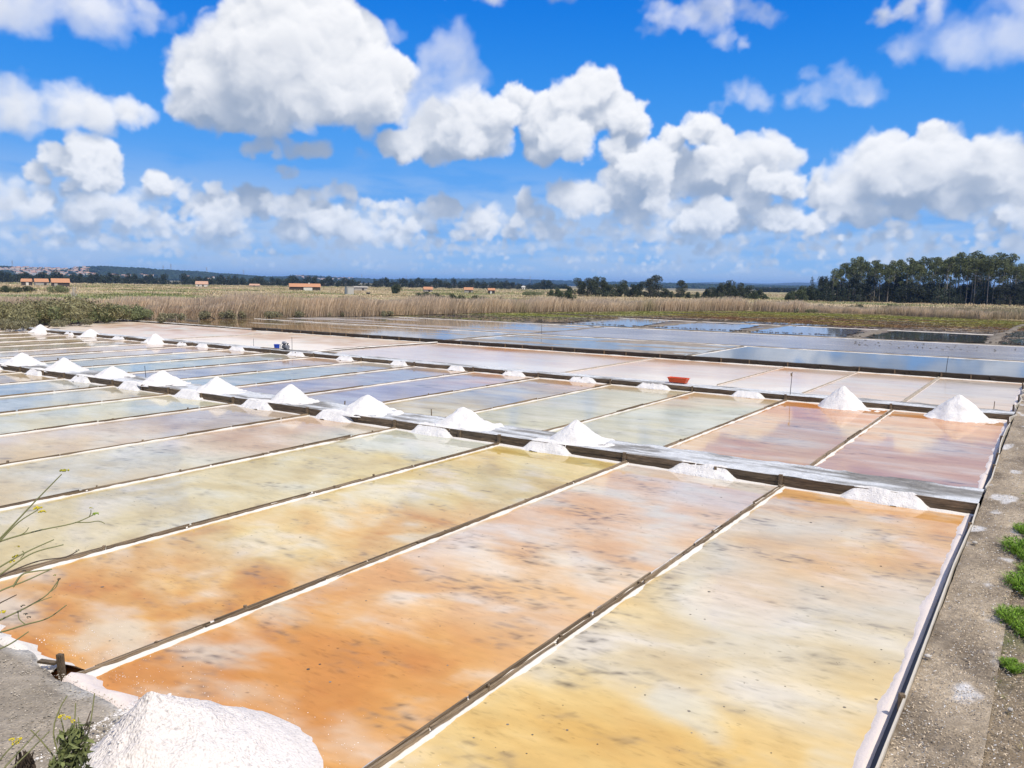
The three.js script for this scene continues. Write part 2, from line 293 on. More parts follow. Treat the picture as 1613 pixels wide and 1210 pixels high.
const M = {
  water: new THREE.MeshPhysicalMaterial({ color: 0xffffff, vertexColors: true, map: STREAK, roughness: 0.035, ior: 1.33, specularIntensity: 0.4, bumpMap: RIPPLE, bumpScale: 0.0009 }),
  brine: new THREE.MeshPhysicalMaterial({ color: 0xffffff, vertexColors: true, map: STREAK, roughness: 0.02, ior: 1.33, specularIntensity: 0.4, bumpMap: RIPPLE, bumpScale: 0.0005 }),
  shallow: new THREE.MeshPhysicalMaterial({ color: 0xffffff, vertexColors: true, map: STREAK, roughness: 0.07, ior: 1.33, specularIntensity: 0.22, bumpMap: RIPPLE, bumpScale: 0.0012 }),
  caked: new THREE.MeshPhysicalMaterial({ color: 0xffffff, vertexColors: true, roughness: 0.3, ior: 1.33, specularIntensity: 0.14, bumpMap: RIPPLE, bumpScale: 0.001 }),
  silt: new THREE.MeshPhysicalMaterial({ color: 0xffffff, vertexColors: true, roughness: 0.16, ior: 1.33, specularIntensity: 0.32, bumpMap: RIPPLE, bumpScale: 0.002 }),
  slush: new THREE.MeshPhysicalMaterial({ color: 0xffffff, vertexColors: true, roughness: 0.12, ior: 1.33, specularIntensity: 0.3, bumpMap: RIPPLE, bumpScale: 0.001 }),
  still: new THREE.MeshPhysicalMaterial({ color: 0xffffff, vertexColors: true, roughness: 0.04, ior: 1.33, bumpMap: RIPPLE, bumpScale: 0.0006 }),
  salt: std([0.78, 0.755, 0.715], 0.8, { map: SALTY, bumpMap: GRAIN, bumpScale: 0.03 }),
  crust: std([0.68, 0.63, 0.56], 0.7, { bumpMap: GRAIN, bumpScale: 0.012 }),
  pinkCrust: std([0.68, 0.59, 0.53], 0.6, { bumpMap: GRAIN, bumpScale: 0.01 }),
  wood: std([0.66, 0.56, 0.44], 0.9, { map: WOOD, bumpMap: WOOD, bumpScale: 0.006 }),
  darkWood: std([0.42, 0.34, 0.25], 0.9, { map: WOOD, bumpMap: WOOD, bumpScale: 0.006 }),
  oldWood: std([0.3, 0.245, 0.18], 0.9, { map: WOOD, bumpMap: WOOD, bumpScale: 0.008 }),
  blackWood: std([0.13, 0.11, 0.085], 0.9, { map: WOOD, bumpMap: WOOD, bumpScale: 0.006 }),
  rim: std([0.56, 0.5, 0.41], 0.9, { bumpMap: WOOD, bumpScale: 0.004 }),
  paleWood: std([0.78, 0.72, 0.6], 0.9, { map: WOOD }),
  mud: std([0.46, 0.385, 0.29], 0.95, { map: GRAIN, bumpMap: GRAIN, bumpScale: 0.02 }),
  vmud: std([1, 1, 1], 0.95, { map: GRAIN, bumpMap: GRAIN, bumpScale: 0.03, vertexColors: true }),
  soil: std([1, 1, 1], 1, { vertexColors: true }),
  iron: std([0.05, 0.05, 0.055], 0.6),
  leaf: (r, g, b) => std([r, g, b], 0.75, { vertexColors: true, side: THREE.DoubleSide }),
};

// ------------------------------------------------------------------ ground, far plain and the slope under the camera
const X0 = -1.15, PITCH = 4.37, XD = (k) => X0 - PITCH * k;
struct(mesh('ground', sheet(-9000, 9000, 9000, -9000, 60, 60, () => -0.3, (x, z) => { const n = fbm(x * 0.002, z * 0.002, 1, 3) * 0.5; return [0.2 + n * 0.08, 0.17 + n * 0.08, 0.09 + n * 0.03]; }), M.soil));
const BANK = [[-78, -20], [-82, -36], [-87, -44], [-90.5, -55.5], [-87, -66], [-85, -74], [-82.3, -82], [-80.5, -93], [-79.6, -114], [-70, -143], [-55, -173], [-28, -173], [-5, -162], [30, -152], [80, -150]];
function bankZ(x, z) {                                               // metres behind the front edge of the reed bank (negative: before it)
  let best = 1e9, sign = -1;
  for (let i = 0; i < BANK.length - 1; i++) {
    const [ax, az] = BANK[i], [bx, bz] = BANK[i + 1], dx = bx - ax, dz = bz - az, t = clamp(((x - ax) * dx + (z - az) * dz) / (dx * dx + dz * dz)), d = Math.hypot(x - ax - dx * t, z - az - dz * t);
    if (d < best) { best = d; sign = dx * (z - az) - dz * (x - ax) < 0 ? 1 : -1; }
  }
  return best * sign;
}
// the plain behind the pans: straw, green and reddish marsh, raised a little along the bank
struct(mesh('plain', sheet(-560, 330, -100, -900, 200, 170, (x, z) => { const b = bankZ(x, z); return -0.25 + 0.7 * sstep(0, 6, b) + fbm(x * 0.03, z * 0.03, 2, 2) * 0.25 * sstep(0, 20, b); }, (x, z) => {
  const b = bankZ(x, z), n = fbm(x * 0.012, z * 0.03, 5, 4), g = sstep(0.0, 0.35, n), m = fbm(x * 0.05, z * 0.1, 8, 3);
  return [lerp(0.36, 0.15, g) + m * 0.06, lerp(0.28, 0.17, g) + m * 0.05, lerp(0.15, 0.05, g) + m * 0.02];
}), M.soil));
struct(mesh('plain', sheet(-560, -79, -20, -100, 150, 40, (x, z) => { const b = bankZ(x, z); return -0.26 + 0.75 * sstep(0, 6, b) + fbm(x * 0.03, z * 0.03, 2, 2) * 0.25 * sstep(0, 20, b); }, (x, z) => {
  const n = fbm(x * 0.012, z * 0.03, 5, 4), g = sstep(-0.1, 0.3, n), m = fbm(x * 0.05, z * 0.1, 8, 3);
  return [lerp(0.34, 0.15, g) + m * 0.06, lerp(0.27, 0.17, g) + m * 0.05, lerp(0.15, 0.05, g) + m * 0.02];
}), M.soil));
// marsh between the ponds and the reed bank: dark mud, samphire red, yellow green
function marshColour(x, z) {
  const n = fbm(x * 0.06, z * 0.14, 3, 4), m = fbm(x * 0.02 + 4, z * 0.05, 6, 3), f = fbm(x * 0.5, z * 0.5, 1, 2), d = bankZ(x, z);
  let c = [0.13, 0.105, 0.085];
  const mix = (q, t) => { c = c.map((v, i) => lerp(v, q[i], clamp(t))); };
  mix([0.24, 0.2, 0.17], sstep(0.0, 0.35, n));
  mix([0.19, 0.075, 0.04], sstep(-110, -124, z + n * 34) * sstep(-70, -45, x + m * 30) * sstep(-0.35, 0.15, fbm(x * 0.03, z * 0.2, 12, 3)));
  mix([0.23, 0.14, 0.04], sstep(-0.05, 0.3, fbm(x * 0.025, z * 0.16, 17, 3)) * 0.8 * sstep(-105, -118, z));
  mix([0.25, 0.22, 0.04], sstep(-122, -140, z + n * 34) * sstep(-0.3, 0.25, fbm(x * 0.03, z * 0.18, 21, 3)));
  mix([0.24, 0.25, 0.05], sstep(-26, -6, d + n * 18) * sstep(-0.3, 0.2, fbm(x * 0.03, z * 0.14, 27, 3) + 0.05));
  mix([0.3, 0.25, 0.14], sstep(-5, 1, d + n * 6));
  return c.map((v) => v * (1 + f * 0.35));
}
struct(mesh('marsh', sheet(-92, 30, -84, -180, 300, 220, (x, z) => { const b = bankZ(x, z); return b > 2 ? -0.35 : fbm(x * 0.09, z * 0.3, 3, 4) * 0.12 + 0.02; }, marshColour), M.soil));
// the earth bank that the photograph is taken from
struct(mesh('embankment', sheet(-16, 14, 12, -5, 60, 40, (x, z) => 3.35 * sstep(-2.9, -0.2, z + fbm(x * 0.5, z * 0.5, 2, 2) * 0.2) * sstep(-15, -8, x) - 0.02, (x, z) => { const n = fbm(x * 1.2, z * 1.2, 3, 3); return [0.26 + n * 0.08, 0.21 + n * 0.07, 0.14 + n * 0.04]; }, 0.6), M.vmud));
// grey clay path along the near side of the pans
const clayEdge = (x) => -4.66 + fbm(x * 0.8, 3, 1, 3) * 0.28;
struct(mesh('clay_path', sheet(-52, X0 - 0.02, -1.2, -4.95, 340, 34, (x, z) => { const e = clayEdge(x); return (z < e ? 0.26 - (e - z) * 2.2 : 0.26) + fbm(x * 1.6, z * 1.6, 2, 4) * 0.05 - 0.02; }, (x, z) => {
  const n = fbm(x * 0.9, z * 1.1, 3, 4), s = sstep(0.16, 0.5, fbm(x * 0.7 + 5, z * 0.9, 9, 4) + sstep(-3.8, -4.7, z) * 0.1), k = fbm(x * 5, z * 9, 14, 3), c = [0.36 + n * 0.16 + k * 0.1, 0.305 + n * 0.14 + k * 0.09, 0.235 + n * 0.12 + k * 0.07];
  return c.map((v, i) => lerp(v, [0.66, 0.63, 0.58][i], s * 0.7));
}, 0.7), M.vmud));
// the path on the right of the pans: grey mud with crushed shell, then bare earth
struct(mesh('shell_path', sheet(X0 + 0.03, -0.28, -4.4, -56, 22, 900, (x, z) => 0.27 + fbm(x * 1.5, z * 1.5, 5, 4) * 0.05 - 0.025, (x, z) => {
  const n = fbm(x * 1.3, z * 0.7, 3, 4), k = n3(x * 14, z * 14, 4), s = sstep(0.3, 0.5, fbm(x * 1.4 + 5, z * 0.9, 9, 4) + sstep(-17, -21, z) * sstep(-25, -21, z) * 0.22), c = [0.36 + n * 0.34 + k * 0.15, 0.285 + n * 0.28 + k * 0.13, 0.195 + n * 0.2 + k * 0.1];
  return c.map((v, i) => lerp(v, [0.74, 0.72, 0.7][i], s * 0.85));
}, 0.9), M.vmud));
struct(mesh('earth_track', sheet(-0.28, 40, -4.4, -160, 160, 420, (x, z) => 0.255 + fbm(x * 0.8, z * 0.8, 5, 4) * 0.07 - 0.03 - 0.2 * sstep(6, 12, x), (x, z) => { const n = fbm(x * 0.7, z * 0.7, 3, 4), g = sstep(0.05, 0.35, fbm(x * 0.4, z * 0.4, 7, 3) + sstep(3, 9, x) * 0.3); return [lerp(0.27 + n * 0.12, 0.12, g), lerp(0.205 + n * 0.1, 0.14, g), lerp(0.13 + n * 0.07, 0.04, g)]; }, 0.7), M.vmud));

// ------------------------------------------------------------------ the salt pans: shallow brine over salt and clay
const C = (hex) => { const c = new THREE.Color(hex); return [c.r, c.g, c.b]; };
const WHITE = C('#ebe2d2'), PALE = C('#dcdccc'), GREY = C('#8d8880'), BROWN = C('#8a6a45');
const PANK = 0.84;
// stops: colours from the near end (0) to the far end (1) of the pan; white, grey: how much of each in streaks; turn: wind angle
function pan(x0, x1, z0, z1, stops, o = {}) {
  const { cell = 0.25, white = 0.6, grey = 0.45, turn = 0, seed = 0, y = 0, mat = M.water, stretch = 1.55, fine = 1 } = o;
  const cs = stops.map(C).map((c) => [c[0] * 1.02, c[1] * 0.98, c[2] * (o.warm ?? 0.86)].map((v) => lerp(v, 0.72, o.wash ?? 0))), ct = Math.cos(turn), st = Math.sin(turn), at = (t) => { const q = clamp(t) * (cs.length - 1), i = Math.min(cs.length - 2, Math.floor(q)); return [0, 1, 2].map((c) => lerp(cs[i][c], cs[i + 1][c], q - i)); };
  const nx = Math.max(2, Math.round(Math.abs(x1 - x0) / cell)), nz = Math.max(2, Math.round(Math.abs(z1 - z0) / cell));
  const g = sheet(x0, x1, z0, z1, nx, nz, () => y, (x, z) => {
    const a = (x * ct - z * st), b = (x * st + z * ct), u = a / stretch;
    const big = fbm(x * 0.16 + seed, z * 0.16, seed, 3), w1 = fbm(u * 0.42 + seed, b * 0.4, seed * 1.7, 4), w2 = fbm(u * 0.95 + w1 * 0.9, b * 1.0 + seed * 3 + w1 * 0.6, 2.2, 5), w3 = fbm(u * 1.0 + seed, b * 1.3 + w2 * 0.5, 7.7 + w1, 4), st2 = fbm(u * 2.2 + w2, b * 9, seed + 4.4, 3), gr = fbm(u * 6 + w2, b * 9 + seed, 5.1, 4);
    let c = at((z - z0) / (z1 - z0) + big * 0.5 + w1 * 0.3 + w2 * 0.08);
    const wt = sstep(-0.12, 0.55, w2 * 0.85 + w1 * 0.45 + st2 * 0.08 + 0.02) * white, m3 = sstep(0.02, 0.42, w3 + w1 * 0.25), gt = m3 * sstep(-0.25, 0.45, gr + st2 * 0.4) * grey, dk = Math.max(0, gr - 0.2) * sstep(0.1, 0.4, w3) * 2.5 * fine, bl = sstep(0.0, 0.55, -w2 - w1 * 0.3) * (o.ochre ?? 0.5);
    const wp = sstep(-0.2, 0.2, big), tone = 1 + (st2 * 0.05 + gr * 0.07) * fine;
    c = c.map((v, i) => { let q = lerp(v, lerp(PALE[i], WHITE[i], wp), wt); q = lerp(q, v * v * 0.75 + v * 0.22, bl * 0.8); q = lerp(q, GREY[i] * (0.62 + 0.55 * v), gt * 0.9); q *= (1 - Math.min(0.7, dk * 0.6)) * tone; return q * PANK * (o.dim ?? 1); });
    return c;
  }, 1);
  const m = mesh('pan_water', g, mat); m.castShadow = false;
  return struct(m);
}
const ROW1 = [
  [['#e2c07a', '#e5c98c', '#dfcea8', '#d9d2c2', '#e0c090', '#dca460'], { white: 0.6, grey: 0.65, seed: 1, turn: 0.12, cell: 0.055, ochre: 0.5 }],
  [['#d2924a', '#dca45e', '#e2b782', '#e2c4a4', '#dccfc6', '#d8c2b2'], { white: 0.65, grey: 0.6, seed: 2, turn: 0.08, cell: 0.055, ochre: 0.25 }],
  [['#d69a4c', '#dcaa60', '#dfbd82', '#dcc68c', '#d9c78c', '#d6b96c'], { white: 0.6, grey: 0.6, seed: 3, turn: -0.2, cell: 0.06, ochre: 0.7 }],
  [['#d2bf9c', '#d6c69a', '#d3c69e', '#d5c07c', '#d2d0bc', '#cfd2c6'], { white: 0.55, grey: 0.55, seed: 4, turn: -0.2, cell: 0.07, ochre: 0.6 }],
  [['#d6c4a4', '#dac8a0', '#d6ccb2', '#d4d2c6', '#d4c6b4', '#d2b69e'], { white: 0.5, grey: 0.5, seed: 5, cell: 0.1 }],
  [['#d8c298', '#dac49c', '#d6c2a2', '#d0bca6', '#cabaac', '#c8baae'], { white: 0.4, grey: 0.5, seed: 6, cell: 0.12 }],
  [['#d6ceb4', '#d2ceb6', '#d4cba8', '#d0ccb4', '#caccbc', '#d0c49e'], { white: 0.5, grey: 0.4, seed: 7, cell: 0.12 }],
  [['#c8cab4', '#cccab0', '#ccc6a8', '#bcc0bc', '#b9bfc0', '#c6baa0'], { white: 0.4, grey: 0.5, seed: 8, cell: 0.15 }],
  [['#a9b4bc', '#a9b6c2', '#a6b4c4', '#a8b6c4', '#b0b8bc', '#bcb8ae'], { white: 0.4, grey: 0.5, seed: 9, cell: 0.15 }],
  [['#b6b8b4', '#b4b8ba', '#b6babc', '#babab4', '#c2b49c', '#c4ae8c'], { white: 0.4, grey: 0.5, seed: 10, cell: 0.2 }],
  [['#c6b49c', '#c8b8a0', '#c4bcae', '#c2bcb0', '#c8b494'], { white: 0.4, grey: 0.4, seed: 11, cell: 0.25 }],
  [['#c2beb4', '#c4bcae', '#c6b8a4', '#c6b494'], { white: 0.4, grey: 0.4, seed: 12, cell: 0.25 }],
];
ROW1.forEach(([stops, o], k) => pan(XD(k + 1), XD(k), -4.3, -20.6, stops, k > 3 ? { ...o, mat: M.shallow, wash: 0.03 } : { ...o, warm: 0.88, wash: 0.02 }));
const ROW2 = [
  ['#c6a094', '#d0a890', '#d4ac90', '#daa884', '#dea67a', '#d8945c'], ['#d4a68a', '#d6b294', '#d4b49a', '#daac8c', '#dca680', '#d8925a'], ['#c8cabc', '#cbc7b0', '#c4c8c0', '#c9cab8', '#cfc0a6', '#d2b088'],
  ['#cbc8a8', '#cac7b0', '#c8c6b4', '#cbc4ac', '#ccbfa4', '#ceb292'], ['#c9bda2', '#cdbfa2', '#b4b4b8', '#cdb89a', '#c8b4a0', '#d0a884'], ['#b8b0b4', '#b6aeb8', '#b4acb8', '#bcb0b4', '#ccb4ac', '#dca67c'],
  ['#b0aab8', '#c2b4b0', '#c0b4b4', '#b4b4ba', '#b6b0b4', '#d4b094'], ['#a8b6be', '#b6bdbc', '#bcbdb6', '#b4bcc0', '#b8b9b8', '#d2b498'], ['#acaab4', '#b2b0b8', '#b6b2b6', '#b0b0ba', '#c2b2ac', '#d4b298'], ['#a2b6c0', '#a4b8c4', '#aebcc0', '#b4bdbc', '#b8bab4', '#cbb296'],
  ['#a8b0b4', '#b2b6b6', '#b6b6b0', '#c2b4a4', '#cbb29c'], ['#b6b2b2', '#bcb2ae', '#c2b2aa', '#d0b2a4'], ['#bab0ac', '#c6b6ae', '#ceb8ae', '#d2b0a0'], ['#a8a498', '#b8b0a2', '#c4b2a0', '#d0b4a2'], ['#b4a486', '#b8a88c', '#c2ae94', '#ccb09a'],
  ['#bca98a', '#b8a98c', '#c2b09a', '#ccb29c'], ['#c2b296', '#bcaa8e', '#c4b098', '#ccb2a0'], ['#c6b298', '#c2ac90', '#c9b49e'], ['#c8b49c', '#c6b096', '#ccb6a2'], ['#c9b6a2', '#ccb8a4', '#ccb6a0'],
];
ROW2.forEach((stops, k) => pan(XD(k + 1), XD(k), -22.2, -36.8, stops, { white: k > 9 ? 0.75 : 0.45, grey: 0.5, seed: 30 + k, cell: k < 4 ? 0.12 : k < 9 ? 0.18 : 0.3, turn: 0.05, stretch: 2.6, mat: k < 2 ? M.brine : M.shallow, dim: 1, warm: k < 2 ? 0.74 : 0.86, y: 0 }));
const BLUSH = ['#efe6e0', '#e4d4cc', '#dcc9c2', '#dcc8c0', '#dfc4b4', '#d8a47c'];
[[0, 1, ['#dcc4b0', '#d2c4bc', '#ccc2c0', '#cec2be', '#d6c2b6', '#d8ae8a']], [1, 2, ['#dccabc', '#dfc4b0', '#dac6ba', '#d4c4c0', '#dac4b6', '#d8ac86']], [2, 3, BLUSH], [3, 5, BLUSH], [5, 9.75, BLUSH]]
  .forEach(([a, b, stops], i) => pan(XD(b), XD(a), -38.1, -52.6, stops, { white: 0.35, grey: i < 2 ? 0.35 : 0.1, seed: 60 + i, cell: 0.25, mat: M.slush, fine: i < 2 ? 1 : 0.2, ochre: 0.2, stretch: 3 }));
pan(-61, -44, -38.1, -52.6, ['#f4efea', '#f2eae6', '#eee4e0', '#d8c2b2', '#ccb096', '#dcc8b6'], { white: 0.5, grey: 0.1, seed: 71, cell: 0.3, mat: M.caked, fine: 0.2 });
pan(-92, -61, -38.1, -53.6, ['#eadcd4', '#e8dad2', '#e2d0c8', '#cbae98', '#d2b6a2', '#e0cec0'], { white: 0.9, grey: 0.15, seed: 72, cell: 0.35, mat: M.caked, fine: 0.2 });
// evaporation ponds behind: still water over grey clay
const MUDDY = ['#6e6866', '#6b6464', '#756c6a'], TAN = ['#7a6244', '#8a7050', '#7d6a52', '#8a7a6c'];
pan(XD(0) + 0.3, -21.9, -52.9, -67.7, ['#5c6068', '#5a5e66'], { white: 0.04, grey: 0.1, seed: 80, cell: 0.6, mat: M.still, y: 0.1, fine: 0 });
pan(-44, -21.9, -52.9, -67.7, ['#77736c', '#6a6a6e', '#7e766a'], { white: 0.25, grey: 0.25, seed: 81, cell: 0.4, mat: M.still, y: 0.1, fine: 0, ochre: 0.9 });
pan(-92, -44, -52.9, -86, [...TAN, '#8c8480', '#8a8280'], { white: 0.25, grey: 0.15, seed: 82, cell: 0.6, mat: M.still, y: 0.1, fine: 0.1, stretch: 6 });
pan(-44, XD(0) + 0.3, -68, -86.5, ['#86828c', '#8c8692', '#908a92'], { white: 0.3, grey: 0.4, seed: 83, cell: 0.4, mat: M.silt, y: 0.1, fine: 0.3, stretch: 6 });
// mud shoals that rise through the shallow ponds
function shoal(x0, x1, z0, z1, thr, seed, tone, fx, fz) { const m = mesh('mud_flat', sheet(x0, x1, z0, z1, Math.round(Math.abs(x1 - x0) / 0.3), Math.round(Math.abs(z1 - z0) / 0.3), (x, z) => 0.1 + clamp((fbm(x * fx + seed, z * fz + x * 0.02, seed, 4) - thr) * 0.12, -0.2, 0.012), (x, z) => { const n = fbm(x, z, seed, 3); return tone.map((v) => v * (1 + n * 0.4)); }, 0.5), M.vmud); struct(m); }
shoal(-43.4, -22.3, -53.2, -67.2, 0.1, 3, [0.36, 0.3, 0.235], 0.09, 0.42);
shoal(-84, -44.8, -68, -85.5, 0.14, 4, [0.42, 0.36, 0.31], 0.06, 0.3);
shoal(-80, -44.8, -53.4, -67, 0.3, 5, [0.4, 0.33, 0.25], 0.05, 0.3);
function pond(pts, colour) {
  const s = new THREE.Shape(pts.map(([x, z]) => new THREE.Vector2(x, -z))), g = new THREE.ShapeGeometry(s); g.rotateX(-Math.PI / 2); g.translate(0, 0.105, 0);
  const n = g.attributes.position.count, c = []; for (let i = 0; i < n; i++) c.push(...C(colour)); g.setAttribute('color', new THREE.Float32BufferAttribute(c, 3));
  const m = mesh('pond_water', g, M.still); m.castShadow = false; return struct(m);
}
function ragged(pts, amp, seed) { const o = []; pts.forEach(([x, z], i) => { const [bx, bz] = pts[(i + 1) % pts.length], n = Math.ceil(Math.hypot(bx - x, bz - z) / 0.8); for (let k = 0; k < n; k++) { const px = lerp(x, bx, k / n), pz = lerp(z, bz, k / n); o.push([px + fbm(px * 0.5, pz * 0.5, seed, 3) * amp, pz + fbm(px * 0.5 + 9, pz * 0.5, seed, 3) * amp]); } }); return o; }
[[[-51.5, -88.2], [-54.5, -111], [-46, -110], [-42.3, -88.6]], [[-40, -88.6], [-41.2, -106], [-33, -108], [-30.4, -88.2]], [[-28.6, -89], [-29.4, -108.5], [-20, -106.5], [-18.4, -88.3]], [[-16.8, -88.2], [-16.3, -107], [-6.4, -104.5], [-5.8, -89.4]]]
  .forEach((p, i) => pond(ragged(p, i === 3 ? 1.6 : 0.9, 3 + i), ['#5d5f66', '#696672', '#6a6878', '#33343a'][i]));
pond(ragged([[-4.4, -89.6], [-4.2, -100], [6, -102], [8, -90]], 1.3, 9), '#3a4a50');
pond(ragged([[-4.6, -104], [-4.3, -122], [6, -124], [8, -104]], 1.6, 10), '#42525a');
pond(ragged([[-78, -88], [-79, -100], [-60, -104], [-54, -96], [-56, -88]], 2.2, 11), '#2c2d33');
pond(ragged([[-58, -116], [-56, -122], [-42, -124], [-40, -117]], 2, 12), '#55585f');
pan(-80, 8, -88, -140, ['#55555c', '#5c5a62'], { white: 0, grey: 0, seed: 90, cell: 2, mat: M.still, y: -0.004, fine: 0 });
pond(ragged([[-38, -112], [-38, -117], [-26, -116], [-26, -112]], 1.4, 13), '#6a6668');

// ------------------------------------------------------------------ boards, dikes and walkways between the pans
const R1 = rng(101);
function crustStrip(path, w, h, seed, step = 0.15, rough = 1) {
  return strip(path, [[-w * 0.5, -0.02], [-w * 0.28, h * 0.7], [0, h], [w * 0.3, h * 0.45], [w * 0.62, -0.02]], step, (d, k, x, z) => {
    const a = fbm(x * 1.1 + seed, z * 1.1, seed, 4), b = n3(x * 7, z * 7, seed + k);
    return [(k === 4 ? a * w * 1.1 + b * w * 0.4 + n3(x * 18, z * 18, seed) * w * 0.3 : k === 3 ? a * w * 0.7 : a * w * 0.1) * rough, k > 0 && k < 4 ? h * (a * 0.9 + b * 0.5) * rough : 0];
  });
}
// a divider between two pans: planks on edge with a mud ridge behind, pegs and a crust of salt at the foot on the sunny side
function divider(x, z0, z1, label, near, seed) {
  const t = thing('pan_divider', label, 'pan divider', 'wooden dividers between the salt pans', [x, 0, z0]), r = rng(seed * 7 + 1), len = Math.abs(z1 - z0), d = Math.sign(z1 - z0);
  const step = near ? 0.12 : 0.3;
  mesh('mud_ridge', strip([[0, 0], [0, d * len]], [[-0.075, -0.03], [-0.045, 0.03], [-0.012, 0.045], [0.025, 0.04], [0.06, 0.02]], step, (q, k) => [n3(q * 1.7, seed, k) * 0.05, k && k < 4 ? fbm(q * 2.4, seed, k * 0.4, 3) * 0.035 : 0]), near ? M.crust : M.mud, t);
  for (const row of near ? [0, 1] : [0]) {
  let q = row ? 0.4 : 0;
  while (q < len - 0.3) {
    const l = Math.min(len - q, 1.4 + r() * 2.6), h = 0.065 + r() * 0.035, g = box(0.028, h, l - 0.03 - r() * 0.08, 0.066 - row * 0.05 + (r() - 0.5) * 0.024, h / 2 - 0.012 + r() * 0.012, 0, (r() - 0.5) * 0.008, (r() - 0.5) * 0.2);
    { const P = g.attributes.position, bow = (r() - 0.5) * 0.03; for (let i = 0; i < P.count; i++) P.setX(i, P.getX(i) + bow * Math.sign(P.getZ(i))); } g.rotateX((r() - 0.5) * 0.012); g.translate(0, 0, d * (q + l / 2));
    mesh('plank', g, r() < 0.5 ? M.wood : M.darkWood, t); q += l;
  } }
  for (let p = 0.6 + r(); p < len; p += near ? 0.8 + r() * r() * 3 : 2.2 + r() * 2.6) mesh('peg', box(0.025 + r() * 0.025, 0.07 + r() * r() * 0.11, 0.025 + r() * 0.04, 0.04 + r() * 0.02, 0.045, d * p, r(), (r() - 0.5) * 0.5), r() < 0.5 ? M.darkWood : M.wood, t);
  mesh('salt_crust', crustStrip(d < 0 ? [[0.105, 0], [0.105, -len]] : [[0.105, len], [0.105, 0]], near ? 0.085 : 0.06, 0.035, seed, near ? 0.07 : step, near ? 1.3 : 1), M.crust, t);
  return t;
}
for (let k = 1; k <= 11; k++) divider(XD(k), -4.75, -20.5, `salt-crusted plank divider, ${ORD[k - 1]} from the right path in the front row of pans`, k < 5, k);
for (let k = 1; k <= 19; k++) divider(XD(k), -22.35, -36.65, `salt-crusted plank divider, ${ORD[k - 1]} from the right path, between the two walkways`, k < 3, 20 + k);
// walkways: beaten clay and salt held by planks on the side of the camera
function walkway(z0, z1, xa, xb, h, label, seed, tone, segs, plankMat) {
  const t = struct(new THREE.Group(), label); t.name = numbered('walkway'); scene.add(t);
  const r = rng(seed), n = Math.round(Math.abs(xb - xa) / 0.16);
  mesh('surface', sheet(xa, xb, z0 - 0.03, z1 - 0.12, n, 16, (x, z) => { const back = z1 + fbm(x * 0.9, seed, 2, 3) * 0.14; return (z < back ? h - (back - z) * 2.3 : h) + fbm(x * 1.2, z * 2.2, seed, 4) * 0.035 - 0.012; }, (x, z) => tone(x, z), 0.8), M.vmud, t);
  for (let k = 0; k < segs; k++) {
    const x1 = xa - PITCH * k, x0 = xa - PITCH * (k + 1);
    if (x0 < xb - 1) break;
    for (const [y, hh] of [[h - 0.075, 0.15], [h - 0.22, 0.13]]) {
      const cut = PITCH * (0.42 + r() * 0.2);
      for (const [a, b] of [[x0 + 0.04, x0 + cut - 0.02], [x0 + cut + 0.02, x1 - 0.04]]) mesh('plank', box(b - a, hh, 0.04, (a + b) / 2, y + (r() - 0.5) * 0.015, z0 + 0.02 + (r() - 0.5) * 0.03, (r() - 0.5) * 0.012, (r() - 0.5) * 0.008), plankMat(r()), t);
    }
    mesh('post', box(0.09, h + 0.1, 0.09, x0 + (r() - 0.5) * 0.1, (h - 0.02) / 2, z0 + 0.06, r() * 0.4), M.darkWood, t);
    if (r() < 0.6) mesh('post', box(0.07, h + 0.05, 0.07, x0 + PITCH * (0.3 + r() * 0.4), (h - 0.04) / 2, z0 + 0.07, r() * 0.4), M.darkWood, t);
  }
  mesh('salt_crust', crustStrip([[xa, z0 + 0.13], [xb, z0 + 0.13]].reverse(), 0.12, 0.035, seed + 5, 0.3), M.crust, t);
  return t;
}
const saltedClay = (seed, dark) => (x, z) => {
  const n = fbm(x * 0.5, z * 3.2, seed, 5), m = fbm(x * 0.22, z * 0.8, seed + 4, 3), w = sstep(-0.32, 0.26, n + m * 0.8 + (dark ? 0.05 : 0.08)), f = fbm(x * 2.5, z * 10, seed + 2, 3);
  return [0.27, 0.255, 0.23].map((v, i) => lerp(v + f * 0.14, [0.74, 0.75, 0.75][i], w) * (1 + f * 0.1));
};
walkway(-20.55, -22.25, X0 - 0.02, -54, 0.27, 'grey walkway of salt and clay across the middle of the pans', 3, saltedClay(3, true), 12, (q) => (q < 0.25 ? M.darkWood : M.oldWood));
walkway(-36.75, -38.1, X0 - 0.02, -92, 0.24, 'narrow white walkway of salt and clay, second from the camera', 4, saltedClay(8, false), 21, (q) => (q < 0.3 ? M.darkWood : M.oldWood));
walkway(-52.45, -53.0, X0 + 0.1, -66, 0.3, 'dark narrow dike behind the pink pans', 5, (x, z) => { const n = fbm(x * 0.6, z * 2, 4, 4); return [0.1 + n * 0.06, 0.085 + n * 0.05, 0.07 + n * 0.045]; }, 15, () => M.blackWood);
